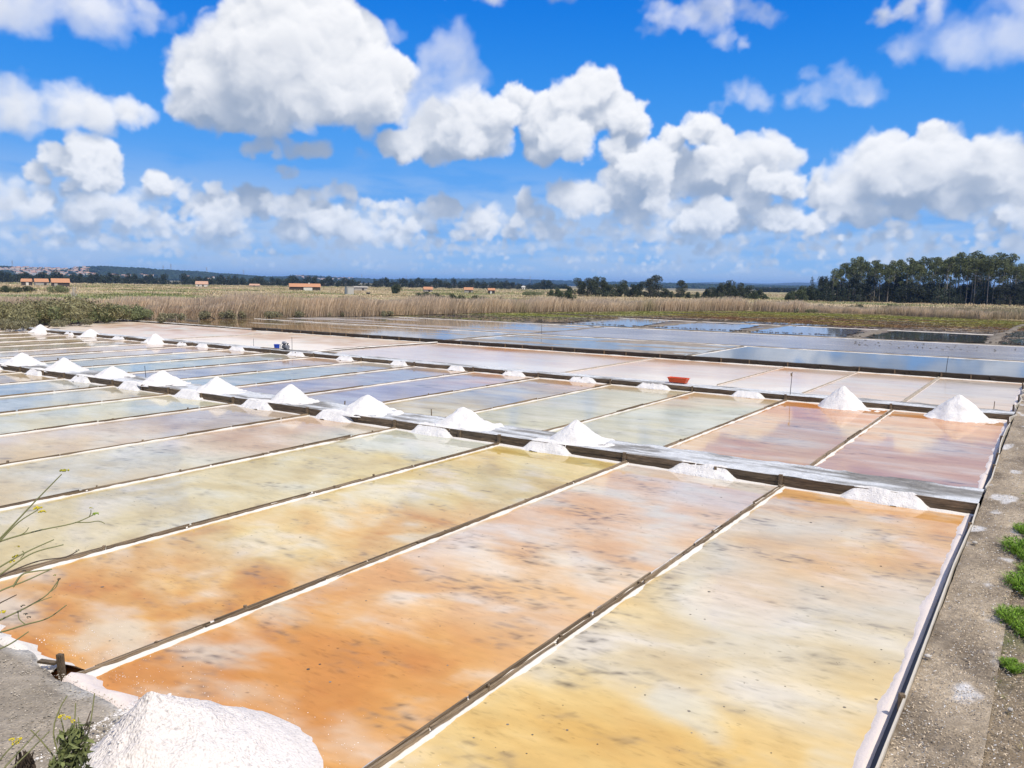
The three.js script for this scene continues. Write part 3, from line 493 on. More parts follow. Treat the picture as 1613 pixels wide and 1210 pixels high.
// low clay dikes between the ponds
function dike(path, w, h, seed, crust) {
  const t = struct(new THREE.Group()); t.name = numbered('clay_dike'); scene.add(t);
  const g = strip(path, [[-w, -0.05], [-w * 0.55, h], [0, h * 1.1], [w * 0.55, h], [w, -0.05]], 0.5, (d, k, x, z) => [fbm(x * 0.7, z * 0.7, seed + k, 3) * w * 0.5, k && k < 4 ? fbm(x * 0.9, z * 0.9, seed, 3) * 0.06 : 0]), c = [];
  for (let i = 0; i < g.attributes.position.count; i++) { const x = g.attributes.position.getX(i), z = g.attributes.position.getZ(i), n = fbm(x * 0.8, z * 0.8, seed, 4); c.push(0.25 + n * 0.2, 0.205 + n * 0.17, 0.15 + n * 0.14); }
  g.setAttribute('color', new THREE.Float32BufferAttribute(c, 3));
  mesh('ridge', g, M.vmud, t);
  if (crust) mesh('salt_crust', crustStrip(path.map(([x, z]) => [x + crust[0], z + crust[1] * 0.8]), 0.17, 0.03, seed, 0.5), M.crust, t).position.y = 0.095;
  return t;
}
dike([[-85, -67.6], [-60, -67.3], [-44, -67.5]], 0.42, 0.12, 2, [0, 0.5]);
dike([[-44, -67.7], [-22, -67.7], [0.2, -67.7]], 0.45, 0.13, 3, [0, 0.55]);
dike([[-21.9, -53.1], [-21.9, -67.5]], 0.28, 0.11, 4, [0.35, 0]);
dike([[-43.6, -53.1], [-44.1, -60], [-44.2, -67.5]], 0.6, 0.12, 5, [0.65, 0]);
dike([[-43.6, -38.5], [-43.9, -45], [-43.4, -52.4]], 0.5, 0.07, 6, [0.5, 0]);
dike([[-44.2, -68], [-44, -77], [-45, -86]], 0.5, 0.12, 7);
dike([[-78, -86.5], [-60, -86.6], [-30, -86.8], [-5, -86.9], [0.2, -87]], 0.95, 0.14, 8, [0, 1.05]);
for (const [i, x] of [-42, -29.6, -17.6, -5.2].entries()) dike([[x, -87.5], [x - 0.2, -98], [x - 0.4, -112]], 0.75, 0.14, 9 + i);
dike([[-56, -112.5], [-30, -109.5], [-6, -107.5]], 0.6, 0.12, 14, [0, 0.7]);
dike([[-5.2, -112], [-4.9, -130], [-4.5, -146]], 0.6, 0.14, 15);
dike([[-4.5, -102.5], [8, -103]], 0.5, 0.14, 16);
dike([[-92, -53.6], [-84, -53.9], [-66, -53.2]], 0.45, 0.14, 17, [0, 0.5]);
dike([[-91, -56], [-87.3, -66], [-85.2, -74], [-80, -80], [-77, -87]], 0.7, 0.12, 18);
dike([[-92, -35], [-87.5, -44], [-90.5, -52.5]], 0.7, 0.14, 19);
// thin dividers of the pink pans
function thinDivider(x, z0, z1, w, label, seed, mat) {
  const t = thing('pan_divider', label, 'pan divider', null, [x, 0, z0]);
  mesh('mud_ridge', strip([[0, 0], [0, z1 - z0]], [[-w, -0.03], [-w * 0.5, 0.05], [0, 0.07], [w * 0.5, 0.05], [w, -0.03]], 0.25, (q, k) => [n3(q * 1.3, seed, k) * w * 0.5, k && k < 4 ? fbm(q * 2, seed, k * 0.4, 3) * 0.03 : 0]), mat, t);
  mesh('salt_crust', crustStrip([[w * 0.9, 0], [w * 0.9, z1 - z0]], 0.03, 0.015, seed, 0.3), M.pinkCrust, t);
}
thinDivider(XD(1), -38.3, -52.35, 0.13, 'dark muddy divider through the pink pans, nearest the right path', 51, M.mud);
thinDivider(XD(2), -38.3, -52.35, 0.035, 'thin straight divider through the pink pans behind the right pair of salt heaps', 52, M.mud);
thinDivider(XD(3), -40, -52.35, 0.02, 'faint line of a sunken divider right of the orange tray', 53, M.mud);
thinDivider(XD(5) - 0.2, -38.3, -52.35, 0.12, 'dark divider between the two largest pink pans', 54, M.mud);
thinDivider(-60.8, -38.4, -53.2, 0.09, 'faint divider across the white pans at far left', 55, M.mud);
// the planks along the right path
{
  const r = rng(8);
  const wall = (za, zb, bow, label) => {
    const t = thing('plank_edging', label, 'plank edging', 'plank edging along the right path');
    let last = X0;
    for (let z = za; z > zb;) { const l = Math.min(z - zb, bow > 0.1 ? 1 + r() * 0.9 : 2.2 + r() * 1.6), a = [last, z]; last = X0 + (r() - 0.5) * bow; const b = [last, z - l]; const g = box(0.026, 0.31, l + 0.02, 0, 0.135 + r() * 0.006, 0, 0, (r() - 0.5) * 0.03); g.rotateY(Math.atan2(b[0] - a[0], b[1] - a[1])); g.translate((a[0] + b[0]) / 2, 0, (a[1] + b[1]) / 2); mesh('plank', g, M.rim, t); if (r() < 0.5) mesh('peg', box(0.06, 0.42, 0.06, b[0] - 0.03, 0.12, b[1], r()), M.darkWood, t); z -= l; }
    mesh('shade_strip', strip([[X0 - 0.07, za], [X0 - 0.07, zb]].reverse(), [[-0.055, 0.03], [0, 0.014], [0.05, 0.006]], 0.2, (d, k, x, z) => [k === 2 ? n3(z * 1.3, za, 2) * 0.02 : 0, 0]), std([0.05, 0.043, 0.042], 0.6), t);  // shadow of the planks, painted as a near-black strip along their foot
    mesh('salt_crust', crustStrip([[X0 - 0.185, za], [X0 - 0.185, zb]].reverse(), 0.18, 0.035, za, 0.1, 0.55), M.pinkCrust, t);
  };
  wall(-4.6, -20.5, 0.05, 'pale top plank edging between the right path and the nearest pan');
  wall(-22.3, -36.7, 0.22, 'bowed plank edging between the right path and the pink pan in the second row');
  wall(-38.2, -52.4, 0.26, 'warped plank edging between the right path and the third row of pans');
}
// ------------------------------------------------------------------ salt: heaps on the walkways and spills over their edge
// height field of a heap: a cone with a rounded top, plus an apron that runs down over the planks into the pan
function heapMesh(hgt, rad, seed, apron, floor, drop = 0, skew = 0) {
  const N = 64, Mr = 26, p = [], id = [], uv = [];
  const far = (a) => { let r = rad * (1 + 0.07 * n3(Math.cos(a) * 1.5, Math.sin(a) * 1.5, seed)); if (apron) { const s = Math.sin(a), c = Math.cos(a); if (s > 0) r = Math.max(r, Math.min(apron.z / Math.max(s, 0.05), apron.x / Math.max(0.12, Math.abs(c - 0.25)))); } const cc = Math.cos(a); if (skew) return rad * (1 + 0.3 * n3(Math.cos(a) * 2.6, Math.sin(a) * 2.6, seed) + 0.1 * n3(Math.cos(a) * 7, Math.sin(a) * 7, seed)) * (1 + skew * cc) * 1.5; if (!apron) r *= 1.12 + 0.95 * Math.max(0, cc) ** 3 * (0.6 + 0.5 * n3(seed, 2.2, 1)); return r; };
  for (let j = 0; j <= Mr; j++) for (let i = 0; i <= N; i++) {
    const a = (i % N) / N * 2 * Math.PI, q = Math.pow(j / Mr, 0.85), rr = far(a) * q, x = Math.cos(a) * rr, z = Math.sin(a) * rr;
    const rl = rad * (1 + skew * Math.cos(a)); let y = hgt * (1 - Math.sqrt((rr / rl) ** 2 + 0.006) * 0.985);
    if (!skew) y = Math.max(y, 0.05 * (1 - q) + 0.012);
    const rough = fbm(x * 2.4, z * 2.4, seed, 5) * 0.075 * Math.min(1, rad) + fbm(x * 14, z * 14, seed, 2) * 0.014;
    y += (rough * sstep(0, 0.1, q) + rough * 0.4) * (skew ? 1 - q * q : 1);
    if (apron) { const lip = apron.lip, over = z - lip; if (over > -0.25) { const top = Math.max(0.015, y); y = Math.min(top, lerp(0.05, floor, clamp((over) / (apron.z - lip))) + fbm(x * 4, z * 4, seed, 3) * 0.05 - Math.max(0, over - 0.05) * 0.02); } if (over > apron.z - lip - 0.02) y = floor - 0.03; }
    if (j === Mr) y = Math.min(y, apron && z > apron.lip ? floor - 0.03 : -0.04);
    if (drop) y = Math.max(-0.34, y * (1 + 0.3 * n3(x * 1.6, z * 1.6, seed + 3)) + fbm(x * 5, z * 5, seed, 3) * 0.05 + 0.05 * Math.max(0, 0.12 - rr) / 0.12);
    p.push(x, y, z); uv.push(x * 0.9, z * 0.9);
  }
  for (let j = 0; j < Mr; j++) for (let i = 0; i < N; i++) { const a = j * (N + 1) + i, b = a + 1, c = a + N + 1, d = c + 1; id.push(a, b, d, a, d, c); }
  return geo(p, id, null, uv);
}
function heap(x, y, z, h, r, seed, label, group, apron, floor, drop, skew) { const m = mesh('salt_heap', heapMesh(h, r, seed, apron, floor, drop, skew), M.salt); m.position.set(x, y, z); tag(m, label, 'salt heap', group); return m; }
// nine cones on the middle walkway, each with salt running over the planks before it
[[-12.05, 0.74], [-16.45, 0.69], [-20.9, 0.71], [-25.1, 0.76], [-29.75, 0.7], [-33.8, 0.66], [-37.9, 0.56], [-42.4, 0.72], [-46.8, 0.7]].forEach(([x, h], i) =>
  heap(x, 0.25, -21.5, h * 0.94, 0.84 + 0.06 * (i % 3), 11 + i, `white conical salt heap on the middle walkway, ${ORD[i]} of nine counted from the right`, 'salt heaps on the middle walkway'));
// salt spilled down the plank front: a lumpy slope from the walkway into the water
function spill(x, zTop, yTop, w, d, seed, label, group) {
  const g = sheet(-w / 2, w / 2, 0.42, -d, 44, 18, (a, b) => {
    const e = Math.abs(a) / (w / 2) + n3(a * 2, b * 2, seed) * 0.06, back = (0.42 - b) / (0.42 + d), front = 0.42 * (1 - 0.3 * e * e) + fbm(a * 1.4, seed, 3, 4) * 0.2, slope = clamp((front - b) / (front + 0.02));
    let y = yTop * slope * (1 + 0.1 * slope) * (1 - sstep(0.6, 1.06, e)) + fbm(a * 2.2, b * 3, seed, 4) * 0.045 * sstep(0, 0.25, slope) + fbm(a * 14, b * 14, seed, 2) * 0.012;
    y -= sstep(0.72, 1, back) * 0.12;
    if (b > front - 0.02) y = -0.04;
    return y;
  }, null, 0.9);
  g.scale(1, 1, 0.8); const m = mesh('salt_spill', g, M.salt); m.position.set(x, 0, zTop); return tag(m, label, 'salt spill', group);
}
for (let k = 0; k < 11; k++) {
  const x = [-3.1, -7.6, -12.5, -17.0, -21.6, -25.9, -30.3, -34.7, -38.9, -43.3, -47.6][k];
  spill(x, -20.53, 0.27, [2.0, 1.9, 1.75, 1.8, 2.0, 1.9, 2.0, 1.8, 1.7, 1.7, 1.8][k], k < 2 ? 0.25 : 0.7, 40 + k, `white salt spilled over the plank front of the middle walkway, ${ORD[k]} from the right path`, 'salt spills along the middle walkway');
}
heap(-7.42, -0.02, -36.35, 1.0, 1.0, 71, 'white salt heap standing in the pink pan, left of two near the right path', 'salt heaps at the pink pans');
heap(-3.05, -0.02, -36.35, 1.02, 1.16, 72, 'flat-topped white salt heap in the pink pan nearest the right path', 'salt heaps at the pink pans');
[[-75.9, 0.8], [-67.6, 0.75], [-58.2, 0.8]].forEach(([x, h], i) => heap(x, 0.0, -36.6, h, 1.0, 81 + i, `small far salt heap on the second walkway, ${['leftmost', 'middle one', 'rightmost'][i]} of three at far left`, 'far salt heaps at left'));
[[-11.6, 1.7], [-16.3, 2.0], [-20.3, 1.8], [-24.6, 1.7], [-28.6, 1.4], [-33.0, 1.5], [-37.6, 1.7], [-42.2, 1.9], [-48.4, 1.9], [-52.4, 1.5], [-54.9, 1.3], [-63.5, 2.0], [-71.2, 1.7], [-79.4, 1.9]].forEach(([x, w], i) =>
  spill(x, -36.72, 0.24, w * 0.95, 0.16, 90 + i, `small white salt patch over the second walkway's planks, ${ORD[i]} from the right`, 'salt patches along the second walkway'));
const SPECK = tex(512, 512, (u, v) => { const a = tile((x, y) => fbm(x * 9, y * 9, 4.4, 4))(u, v), b = tile((x, y) => fbm(x * 50, y * 50, 2.5, 2))(u, v), k = clamp(0.95 + a * 0.1 - Math.max(0, b - 0.05) * 0.75); return [k, k * 0.97, k * 0.95]; }, false, 0.8);
// the large heap at lower left and salt along the clay path
{
  const q = G(244, 1216), m = heap(q.x, 0.25, q.z, 0.62, 0.9, 95, 'large rough salt heap at the corner of the orange pan beside the clay path', undefined, undefined, undefined, 0.26, 0.34);
  m.material = std([0.74, 0.7, 0.66], 0.85, { map: SPECK, bumpMap: GRAIN, bumpScale: 0.035 }); m.rotation.y = 0.25;
  mesh('salt_fringe', crustStrip([[-30, -4.83], [-20, -4.83], [-12, -4.86], [-9.93, -4.8]].map(([x, z]) => [x, z]).reverse(), 0.5, 0.2, 5, 0.1, 0.7), M.crust);
  mesh('salt_fringe', crustStrip([[-9.7, -4.8], [-8.4, -4.86], [-6.4, -4.8], [X0 - 0.1, -4.82]].reverse(), 0.36, 0.15, 6, 0.1, 0.8), M.pinkCrust);
}
tag(scene.getObjectByName('salt_fringe'), 'white salt fringe between the clay path and the pan, left of the wooden stake', 'salt crust');
tag(scene.getObjectByName('salt_fringe_001'), 'pinkish salt fringe between the clay path and the orange pan, right of the wooden stake', 'salt crust');

// ------------------------------------------------------------------ small things among the pans
{
  const s = thing('wooden_stake', 'short rotten stake at the near end of the second divider', 'stake', null, [XD(2) + 0.02, 0, -4.78]);
  mesh('post', box(0.08, 0.36, 0.05, 0, 0.2, 0, 0.3, 0.06), M.oldWood, s); mesh('board', box(0.26, 0.03, 0.07, -0.16, 0.265, 0.08, 0.3, 0.04), M.oldWood, s);
  const pole = (x, z, y0, h, r, lean, label, mat = M.iron, flag) => {
    const t = thing('thin_pole', label, 'pole', null, [x, y0, z]);
    mesh('rod', tube([[0, -0.05, 0], [lean * 0.4, h * 0.5, 0], [lean, h, 0]], r, r * 0.8, 6, 4), mat, t);
    if (flag) mesh('tie', box(0.07, 0.14, 0.02, lean - 0.03, h - 0.12, 0.01, 0.2, 0.15), M.wood, t);
  };
  pole(XD(2) + 0.05, -37.2, 0.1, 1.15, 0.016, 0.04, 'thin rod with a tie at its top, right of the orange trough', M.iron, true);
  pole(-1.95, -38.6, 0, 0.5, 0.02, 0.01, 'short rod standing in the pink pan beside the rightmost salt heap', M.darkWood);
  pole(-36.2, -22.2, 0.1, 0.72, 0.018, -0.08, 'thin dark rod behind the middle walkway between two salt heaps', M.iron);
  pole(-45.15, -38.9, 0, 1.0, 0.02, 0.0, 'thin upright rod beside the blue tub', M.iron);
  pole(-48.6, -38.3, 0, 0.75, 0.016, 0.0, 'thin pale rod standing in the white pan left of the blue tub', M.iron);
  pole(XD(4) + 0.05, -22.4, 0.15, 0.3, 0.022, -0.02, 'short wooden picket behind the middle walkway, fourth divider from the right', M.darkWood);
  pole(XD(10) - 0.9, -22.9, 0.0, 0.55, 0.04, -0.02, 'short thick picket between the two leftmost salt heaps', M.darkWood);
  pole(-5.35, -54.2, 0.1, 1.05, 0.02, 0.06, 'dark rod leaning in the blue pond behind the pink pans', M.iron);
  pole(-42.5, -68.2, 0.15, 0.85, 0.02, 0.0, 'thin rod on the dike between the far ponds', M.iron);
  pole(XD(5) + 0.05, -22.35, 0.15, 0.2, 0.03, 0.02, 'stub of a picket at the fifth divider behind the middle walkway', M.darkWood);
  // orange trough
  const tr = thing('plastic_trough', 'orange plastic trough lying on the second walkway', 'trough', null, [-15.45, 0.27, -37.75]); tr.rotation.y = -0.03;
  const orange = std([0.78, 0.1, 0.015], 0.45);
  const shell = (l0, w0, l1, w1, y0, y1, flip) => { const a = [[-l0, y0, -w0], [l0, y0, -w0], [l0, y0, w0], [-l0, y0, w0], [-l1, y1, -w1], [l1, y1, -w1], [l1, y1, w1], [-l1, y1, w1]], f = [[0, 1, 5, 4], [1, 2, 6, 5], [2, 3, 7, 6], [3, 0, 4, 7]], id = []; for (const [p, q, r, s] of f) id.push(...(flip ? [p, r, q, p, s, r] : [p, q, r, p, r, s])); id.push(...(flip ? [0, 2, 1, 0, 3, 2] : [0, 1, 2, 0, 2, 3])); return geo(a.flat(), id).toNonIndexed(); };
  const outer = shell(0.42, 0.15, 0.5, 0.2, 0, 0.23, true), inner = shell(0.405, 0.138, 0.485, 0.188, 0.015, 0.232, false); outer.computeVertexNormals(); inner.computeVertexNormals();
  mesh('body', mergeGeometries([outer, inner]), orange, tr);
  mesh('rim', mergeGeometries([box(1.06, 0.022, 0.03, 0, 0.232, 0.205), box(1.06, 0.022, 0.03, 0, 0.232, -0.205), box(0.03, 0.022, 0.38, 0.515, 0.232, 0), box(0.03, 0.022, 0.38, -0.515, 0.232, 0)]), orange, tr);
  for (const s of [-1, 1]) mesh('handle', tube([[s * 0.52, 0.2, -0.07], [s * 0.57, 0.17, 0], [s * 0.52, 0.2, 0.07]], 0.012, 0.012, 6, 8), orange, tr);
  // blue tub and pump on the second walkway
  const tub = thing('plastic_tub', 'blue plastic tub on the second walkway', 'tub', null, [-45.15, 0.22, -37.55]), blue = std([0.012, 0.06, 0.42], 0.45);
  mesh('body', new THREE.LatheGeometry([[0, 0.01], [0.15, 0], [0.17, 0.02], [0.2, 0.33], [0.19, 0.34], [0.16, 0.03], [0, 0.025]].map((q) => new THREE.Vector2(...q)), 28), blue, tub);
  mesh('rim', new THREE.TorusGeometry(0.2, 0.014, 8, 28).rotateX(Math.PI / 2).translate(0, 0.335, 0), blue, tub);
  const pump = thing('water_pump', 'small grey motor pump with dark parts beside the blue tub', 'pump', null, [-44.35, 0.24, -37.6]), grey = std([0.3, 0.3, 0.31], 0.5, { metalness: 0.4 });
  mesh('frame', mergeGeometries([box(0.6, 0.03, 0.04, 0, 0.03, 0.14), box(0.6, 0.03, 0.04, 0, 0.03, -0.14), tube([[-0.28, 0.03, 0.14], [-0.28, 0.34, 0.14], [-0.28, 0.34, -0.14], [-0.28, 0.03, -0.14]], 0.015, 0.015, 6, 16).toNonIndexed().deleteAttribute('uv')].map((g) => { g = g.index ? g.toNonIndexed() : g; g.deleteAttribute('uv'); return g; })), M.iron, pump);
  mesh('motor', new THREE.CylinderGeometry(0.13, 0.13, 0.26, 20).rotateZ(Math.PI / 2).translate(-0.08, 0.19, 0), std([0.11, 0.11, 0.12], 0.6), pump);
  mesh('tank', new THREE.CapsuleGeometry(0.11, 0.16, 6, 16).rotateZ(Math.PI / 2).translate(-0.08, 0.46, 0), grey, pump);
  mesh('stand', box(0.14, 0.16, 0.12, -0.08, 0.33, 0), M.iron, pump);
  mesh('pump_housing', new THREE.CylinderGeometry(0.15, 0.15, 0.12, 20).rotateZ(Math.PI / 2).translate(0.24, 0.19, 0), grey, pump);
  mesh('outlet', tube([[0.24, 0.3, 0], [0.25, 0.4, 0], [0.34, 0.44, 0.03]], 0.04, 0.045, 10, 8), M.iron, pump);
  const loose = thing('loose_plank', 'loose plank lying on the walkway by the blue tub', 'plank', null, [-45.2, 0.3, -37.0]); mesh('board', box(1.7, 0.05, 0.2, 0, 0.02, 0, 0.05), M.wood, loose);
  const loose2 = thing('loose_plank', 'loose plank on the white walkway right of the pump', 'plank', null, [-40.2, 0.27, -37.8]); mesh('board', box(1.5, 0.05, 0.18, 0, 0.02, 0, -0.1), M.wood, loose2);
  // pickets and boards at the far left end of the pans
  for (const [i, [x, w]] of [[-88.3, 3.4], [-84.2, 3.2], [-80.4, 2.6]].entries()) { const t = thing('low_fence', `low pale board fence at the far left end of the pans, ${['left', 'middle', 'right'][i]} stretch`, 'fence', null, [x, 0.2, -54.4 - i * 0.4]); mesh('board', box(w, 0.28, 0.05, 0, 0.14, 0), M.paleWood, t); for (const s of [-0.5, 0.42]) mesh('post', box(0.12, 0.6, 0.12, s * w, 0.28, 0.06), M.paleWood, t); }
}
// shell and gravel on the paths
function scatter(name, n, seed, place, geoms, tint) {
  const r = rng(seed), g = geoms, m = new THREE.InstancedMesh(g, tint.mat, n), o = new THREE.Object3D(), c = new THREE.Color();
  for (let i = 0; i < n; i++) { const [x, y, z, s, sy] = place(r); o.position.set(x, y, z); o.rotation.set((r() - 0.5) * (tint.tip ?? 1), tint.turn ? tint.turn[0] + (r() - 0.5) * tint.turn[1] : r() * 6.28, (r() - 0.5) * (tint.tip ?? 1)); o.scale.set(s, s * (sy ?? 1), s); o.updateMatrix(); m.setMatrixAt(i, o.matrix); m.setColorAt(i, c.setRGB(...tint.color(r, x, z))); }
  m.name = numbered(name); m.userData.kind = 'stuff'; m.castShadow = m.receiveShadow = true; scene.add(m); return m;
}
const pebble = new THREE.IcosahedronGeometry(1, 1); { const P = pebble.attributes.position; for (let i = 0; i < P.count; i++) { const k = 1 + 0.35 * n3(P.getX(i) * 1.7, P.getY(i) * 1.7, P.getZ(i) * 1.7); P.setXYZ(i, P.getX(i) * k, P.getY(i) * k * 0.55, P.getZ(i) * k); } pebble.computeVertexNormals(); }
const CHIP = pebble.clone().scale(2.2, 0.7, 0.8);
scatter('gravel', 22000, 31, (r) => { const z = -6 - Math.pow(r(), 1.7) * 30; return [X0 + 0.05 + r() * 1.15, 0.262, z, 0.003 + 0.007 * r() * r(), 0.8]; }, CHIP, { mat: std([1, 1, 1], 0.9), color: (r) => { const t = r(), k = 0.35 + 0.5 * r(); return t < 0.6 ? [0.9 * k, 0.72 * k, 0.5 * k] : t < 0.8 ? [0.8 * k + 0.1, 0.76 * k + 0.1, 0.7 * k + 0.1] : [0.25 * k, 0.22 * k, 0.2 * k]; } });
scatter('clay_clods', 14000, 32, (r) => { const x = -16 + r() * 13; return [x, 0.248, -4.7 + r() * 2.2, 0.005 + 0.016 * r() * r() * r(), 0.8]; }, pebble, { mat: std([1, 1, 1], 0.95), color: (r) => { const k = 0.2 + 0.36 * r(); return [k, k * 0.88, k * 0.7]; } });
const FLAKE = pebble.clone().scale(1, 0.25, 1);
scatter('floating_debris', 520, 34, (r) => { const k = Math.floor(r() * 4), x = XD(k) - 0.3 - r() * 3.8, z = -5.4 - 15 * r(); return [x, 0.002, z, 0.006 + 0.03 * r() * r() * r(), 1]; }, FLAKE, { tip: 0.1, mat: std([1, 1, 1], 0.9), color: (r) => { const q = 0.05 + 0.16 * r(); return [q * 1.15, q, q * 0.8]; } });
{ const q = G(244, 1216); scatter('salt_lumps', 900, 35, (r) => { const a = r() * 6.283, d = 0.15 + 1.15 * Math.sqrt(r()), x = q.x + Math.cos(a) * d * (Math.cos(a) > 0 ? 1.2 : 0.75), z = q.z + Math.sin(a) * d, y = z < -4.72 ? 0.01 : 0.25; return [x, Math.max(y, 0.25 + 0.66 * (1 - Math.hypot(x - q.x, z - q.z) / 0.95) - 0.03), z, 0.006 + 0.022 * r() * r() * r(), 0.9]; }, pebble, { mat: std([0.78, 0.74, 0.7], 0.8), color: (r) => { const k = 0.8 + 0.2 * r(); return [k, k, k]; } }); }
scatter('salt_grains', 700, 33, (r) => { const t = r(), x = -11.5 + 7 * t; return [x, 0.004, -5.2 - r() * r() * 1.3, 0.003 + 0.009 * r() * r() * r(), 0.6]; }, pebble, { mat: std([0.9, 0.86, 0.8], 0.6), color: () => [1, 1, 1] });
for (const [i, [x, z, s, c, lab]] of [[-1.06, -11.35, 0.045, 0.5, 'small pale stone by the plank edging of the right path'], [-0.98, -17.2, 0.05, 0.42, 'grey stone by the edging near the middle walkway'], [-0.1, -10.4, 0.035, 0.38, 'small brown stone in the middle of the right path']].entries()) { const st = mesh('stone', pebble.clone().scale(s, s * 1.2, s * 0.8), std([c, c * 0.92, c * 0.8], 0.9)); st.position.set(x, 0.285, z); st.rotation.y = i; tag(st, lab, 'stone'); }

// ------------------------------------------------------------------ plants at the camera's feet
function grassy(seed, n, spread, h, w) {                              // a tuft of bent blades
  const r = rng(seed), p = [], id = [], c = [];
  for (let i = 0; i < n; i++) {
    const a = r() * 6.28, d = spread * Math.sqrt(r()) * 0.8, x = Math.cos(a) * d, z = Math.sin(a) * d, b = a + (r() - 0.5), lean = 0.25 + 0.75 * r(), hh = h * (0.45 + 0.65 * r()) * (1 - 0.4 * d / spread), v = 0.7 + 0.6 * r(), o = p.length / 3, tx = -Math.sin(b) * w, tz = Math.cos(b) * w;
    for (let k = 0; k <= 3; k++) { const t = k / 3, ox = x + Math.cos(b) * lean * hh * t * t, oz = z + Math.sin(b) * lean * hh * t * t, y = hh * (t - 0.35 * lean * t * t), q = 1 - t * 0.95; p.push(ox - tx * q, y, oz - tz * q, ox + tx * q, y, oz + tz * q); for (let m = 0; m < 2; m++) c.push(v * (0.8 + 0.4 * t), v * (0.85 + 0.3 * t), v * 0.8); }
    for (let k = 0; k < 3; k++) { const s = o + k * 2; id.push(s, s + 1, s + 3, s, s + 3, s + 2); }
  }
  return geo(p, id, c);
}
[[1603, 870, 0.38, 'uppermost bright green weed clump on the edge of the right path'], [1606, 925, 0.32, 'second bright green weed clump from the top on the edge of the right path'], [1592, 978, 0.28, 'third bright green weed clump from the top on the edge of the right path'], [1588, 1048, 0.13, 'lowest and smallest green weed on the edge of the right path'], [1612, 838, 0.26, 'green weed clump cut by the right edge above the salty corner of the path'], [1622, 905, 0.26, 'green weed at the right edge between the two uppermost clumps'], [1616, 1000, 0.2, 'green weed at the right edge beside the third clump']].forEach(([px, py, s, lab], i) => {
  const q = G(px, py, 0.27), t = thing('weed_clump', lab, 'weed', 'green weeds on the right path', [q.x, 0.24, q.z]);
  mesh('foliage', mergeGeometries([leaves(200 + i, [[0, s * 0.3, 0, s * 0.7], [s * 0.5, s * 0.25, s * 0.9, s * 0.5], [-s * 0.2, s * 0.3, -s * 0.9, s * 0.5], [s * 0.4, s * 0.2, -s * 1.5, s * 0.4], [s * 1.1, s * 0.3, 0, s * 0.6]], 900, s * 0.09, 0.6, 0.5), ...[[0, 0], [0.5, 0.9], [-0.2, -0.9], [0.4, -1.5], [1.1, 0], [0.9, -0.9]].map(([a, b], k) => grassy(210 + i * 9 + k, 170, s * (0.4 + 0.12 * (k % 3)), s * (0.95 - 0.1 * k), 0.006).toNonIndexed().translate(a * s, 0, b * s))]), M.leaf(0.15, 0.27, 0.02), t);
  mesh('stem', mergeGeometries([0, 1, 2, 3, 4].map((k) => tube([[0, 0, 0], [Math.cos(k * 1.3) * s * 0.5, s * 0.3, Math.sin(k * 1.3) * s * 0.5], [Math.cos(k * 1.3) * s * 0.9, s * 0.6, Math.sin(k * 1.3) * s * 0.9]], 0.006, 0.003, 5, 4))), std([0.12, 0.13, 0.04], 0.9), t);
});
scatter('dry_grass', 260, 36, (r) => [-0.42 + Math.pow(r(), 0.7) * 1.2, 0.235, -8.5 - 22 * r(), 0.5 + 0.8 * r(), 0.9], grassy(77, 16, 0.05, 0.09, 0.003), { mat: std([1, 1, 1], 0.85, { vertexColors: true, side: THREE.DoubleSide }), tip: 0.3, color: (r) => { const k = 0.6 + 0.6 * r(), g = r() < 0.35; return g ? [0.16 * k, 0.22 * k, 0.04 * k] : [0.42 * k, 0.34 * k, 0.19 * k]; } });
// wild fennel beside the camera: thin stems with flat yellow flower heads
const STEM = std([0.17, 0.17, 0.06], 0.7), YELLOW = std([0.62, 0.5, 0.02], 0.8, { vertexColors: true, side: THREE.DoubleSide }), DRY = std([0.09, 0.065, 0.045], 0.9);
function umbel(pos, s, seed, tone) {
  const r = rng(seed), parts = [], col = tone ?? [1, 1, 1];
  for (let i = 0; i < 14; i++) { const a = r() * 6.28, d = s * Math.sqrt(r()), g = new THREE.IcosahedronGeometry(s * (0.16 + 0.16 * r()), 0); g.deleteAttribute('uv'); g.translate(Math.cos(a) * d, (0.35 - (d / s) ** 2 * 0.25) * s + r() * s * 0.25, Math.sin(a) * d); const v = 0.7 + 0.5 * r(), c = []; for (let k = 0; k < g.attributes.position.count; k++) c.push(col[0] * v, col[1] * v, col[2] * v); g.setAttribute('color', new THREE.Float32BufferAttribute(c, 3)); parts.push(g); }
  const g = mergeGeometries(parts); g.computeVertexNormals(); g.translate(...pos); return g;
}
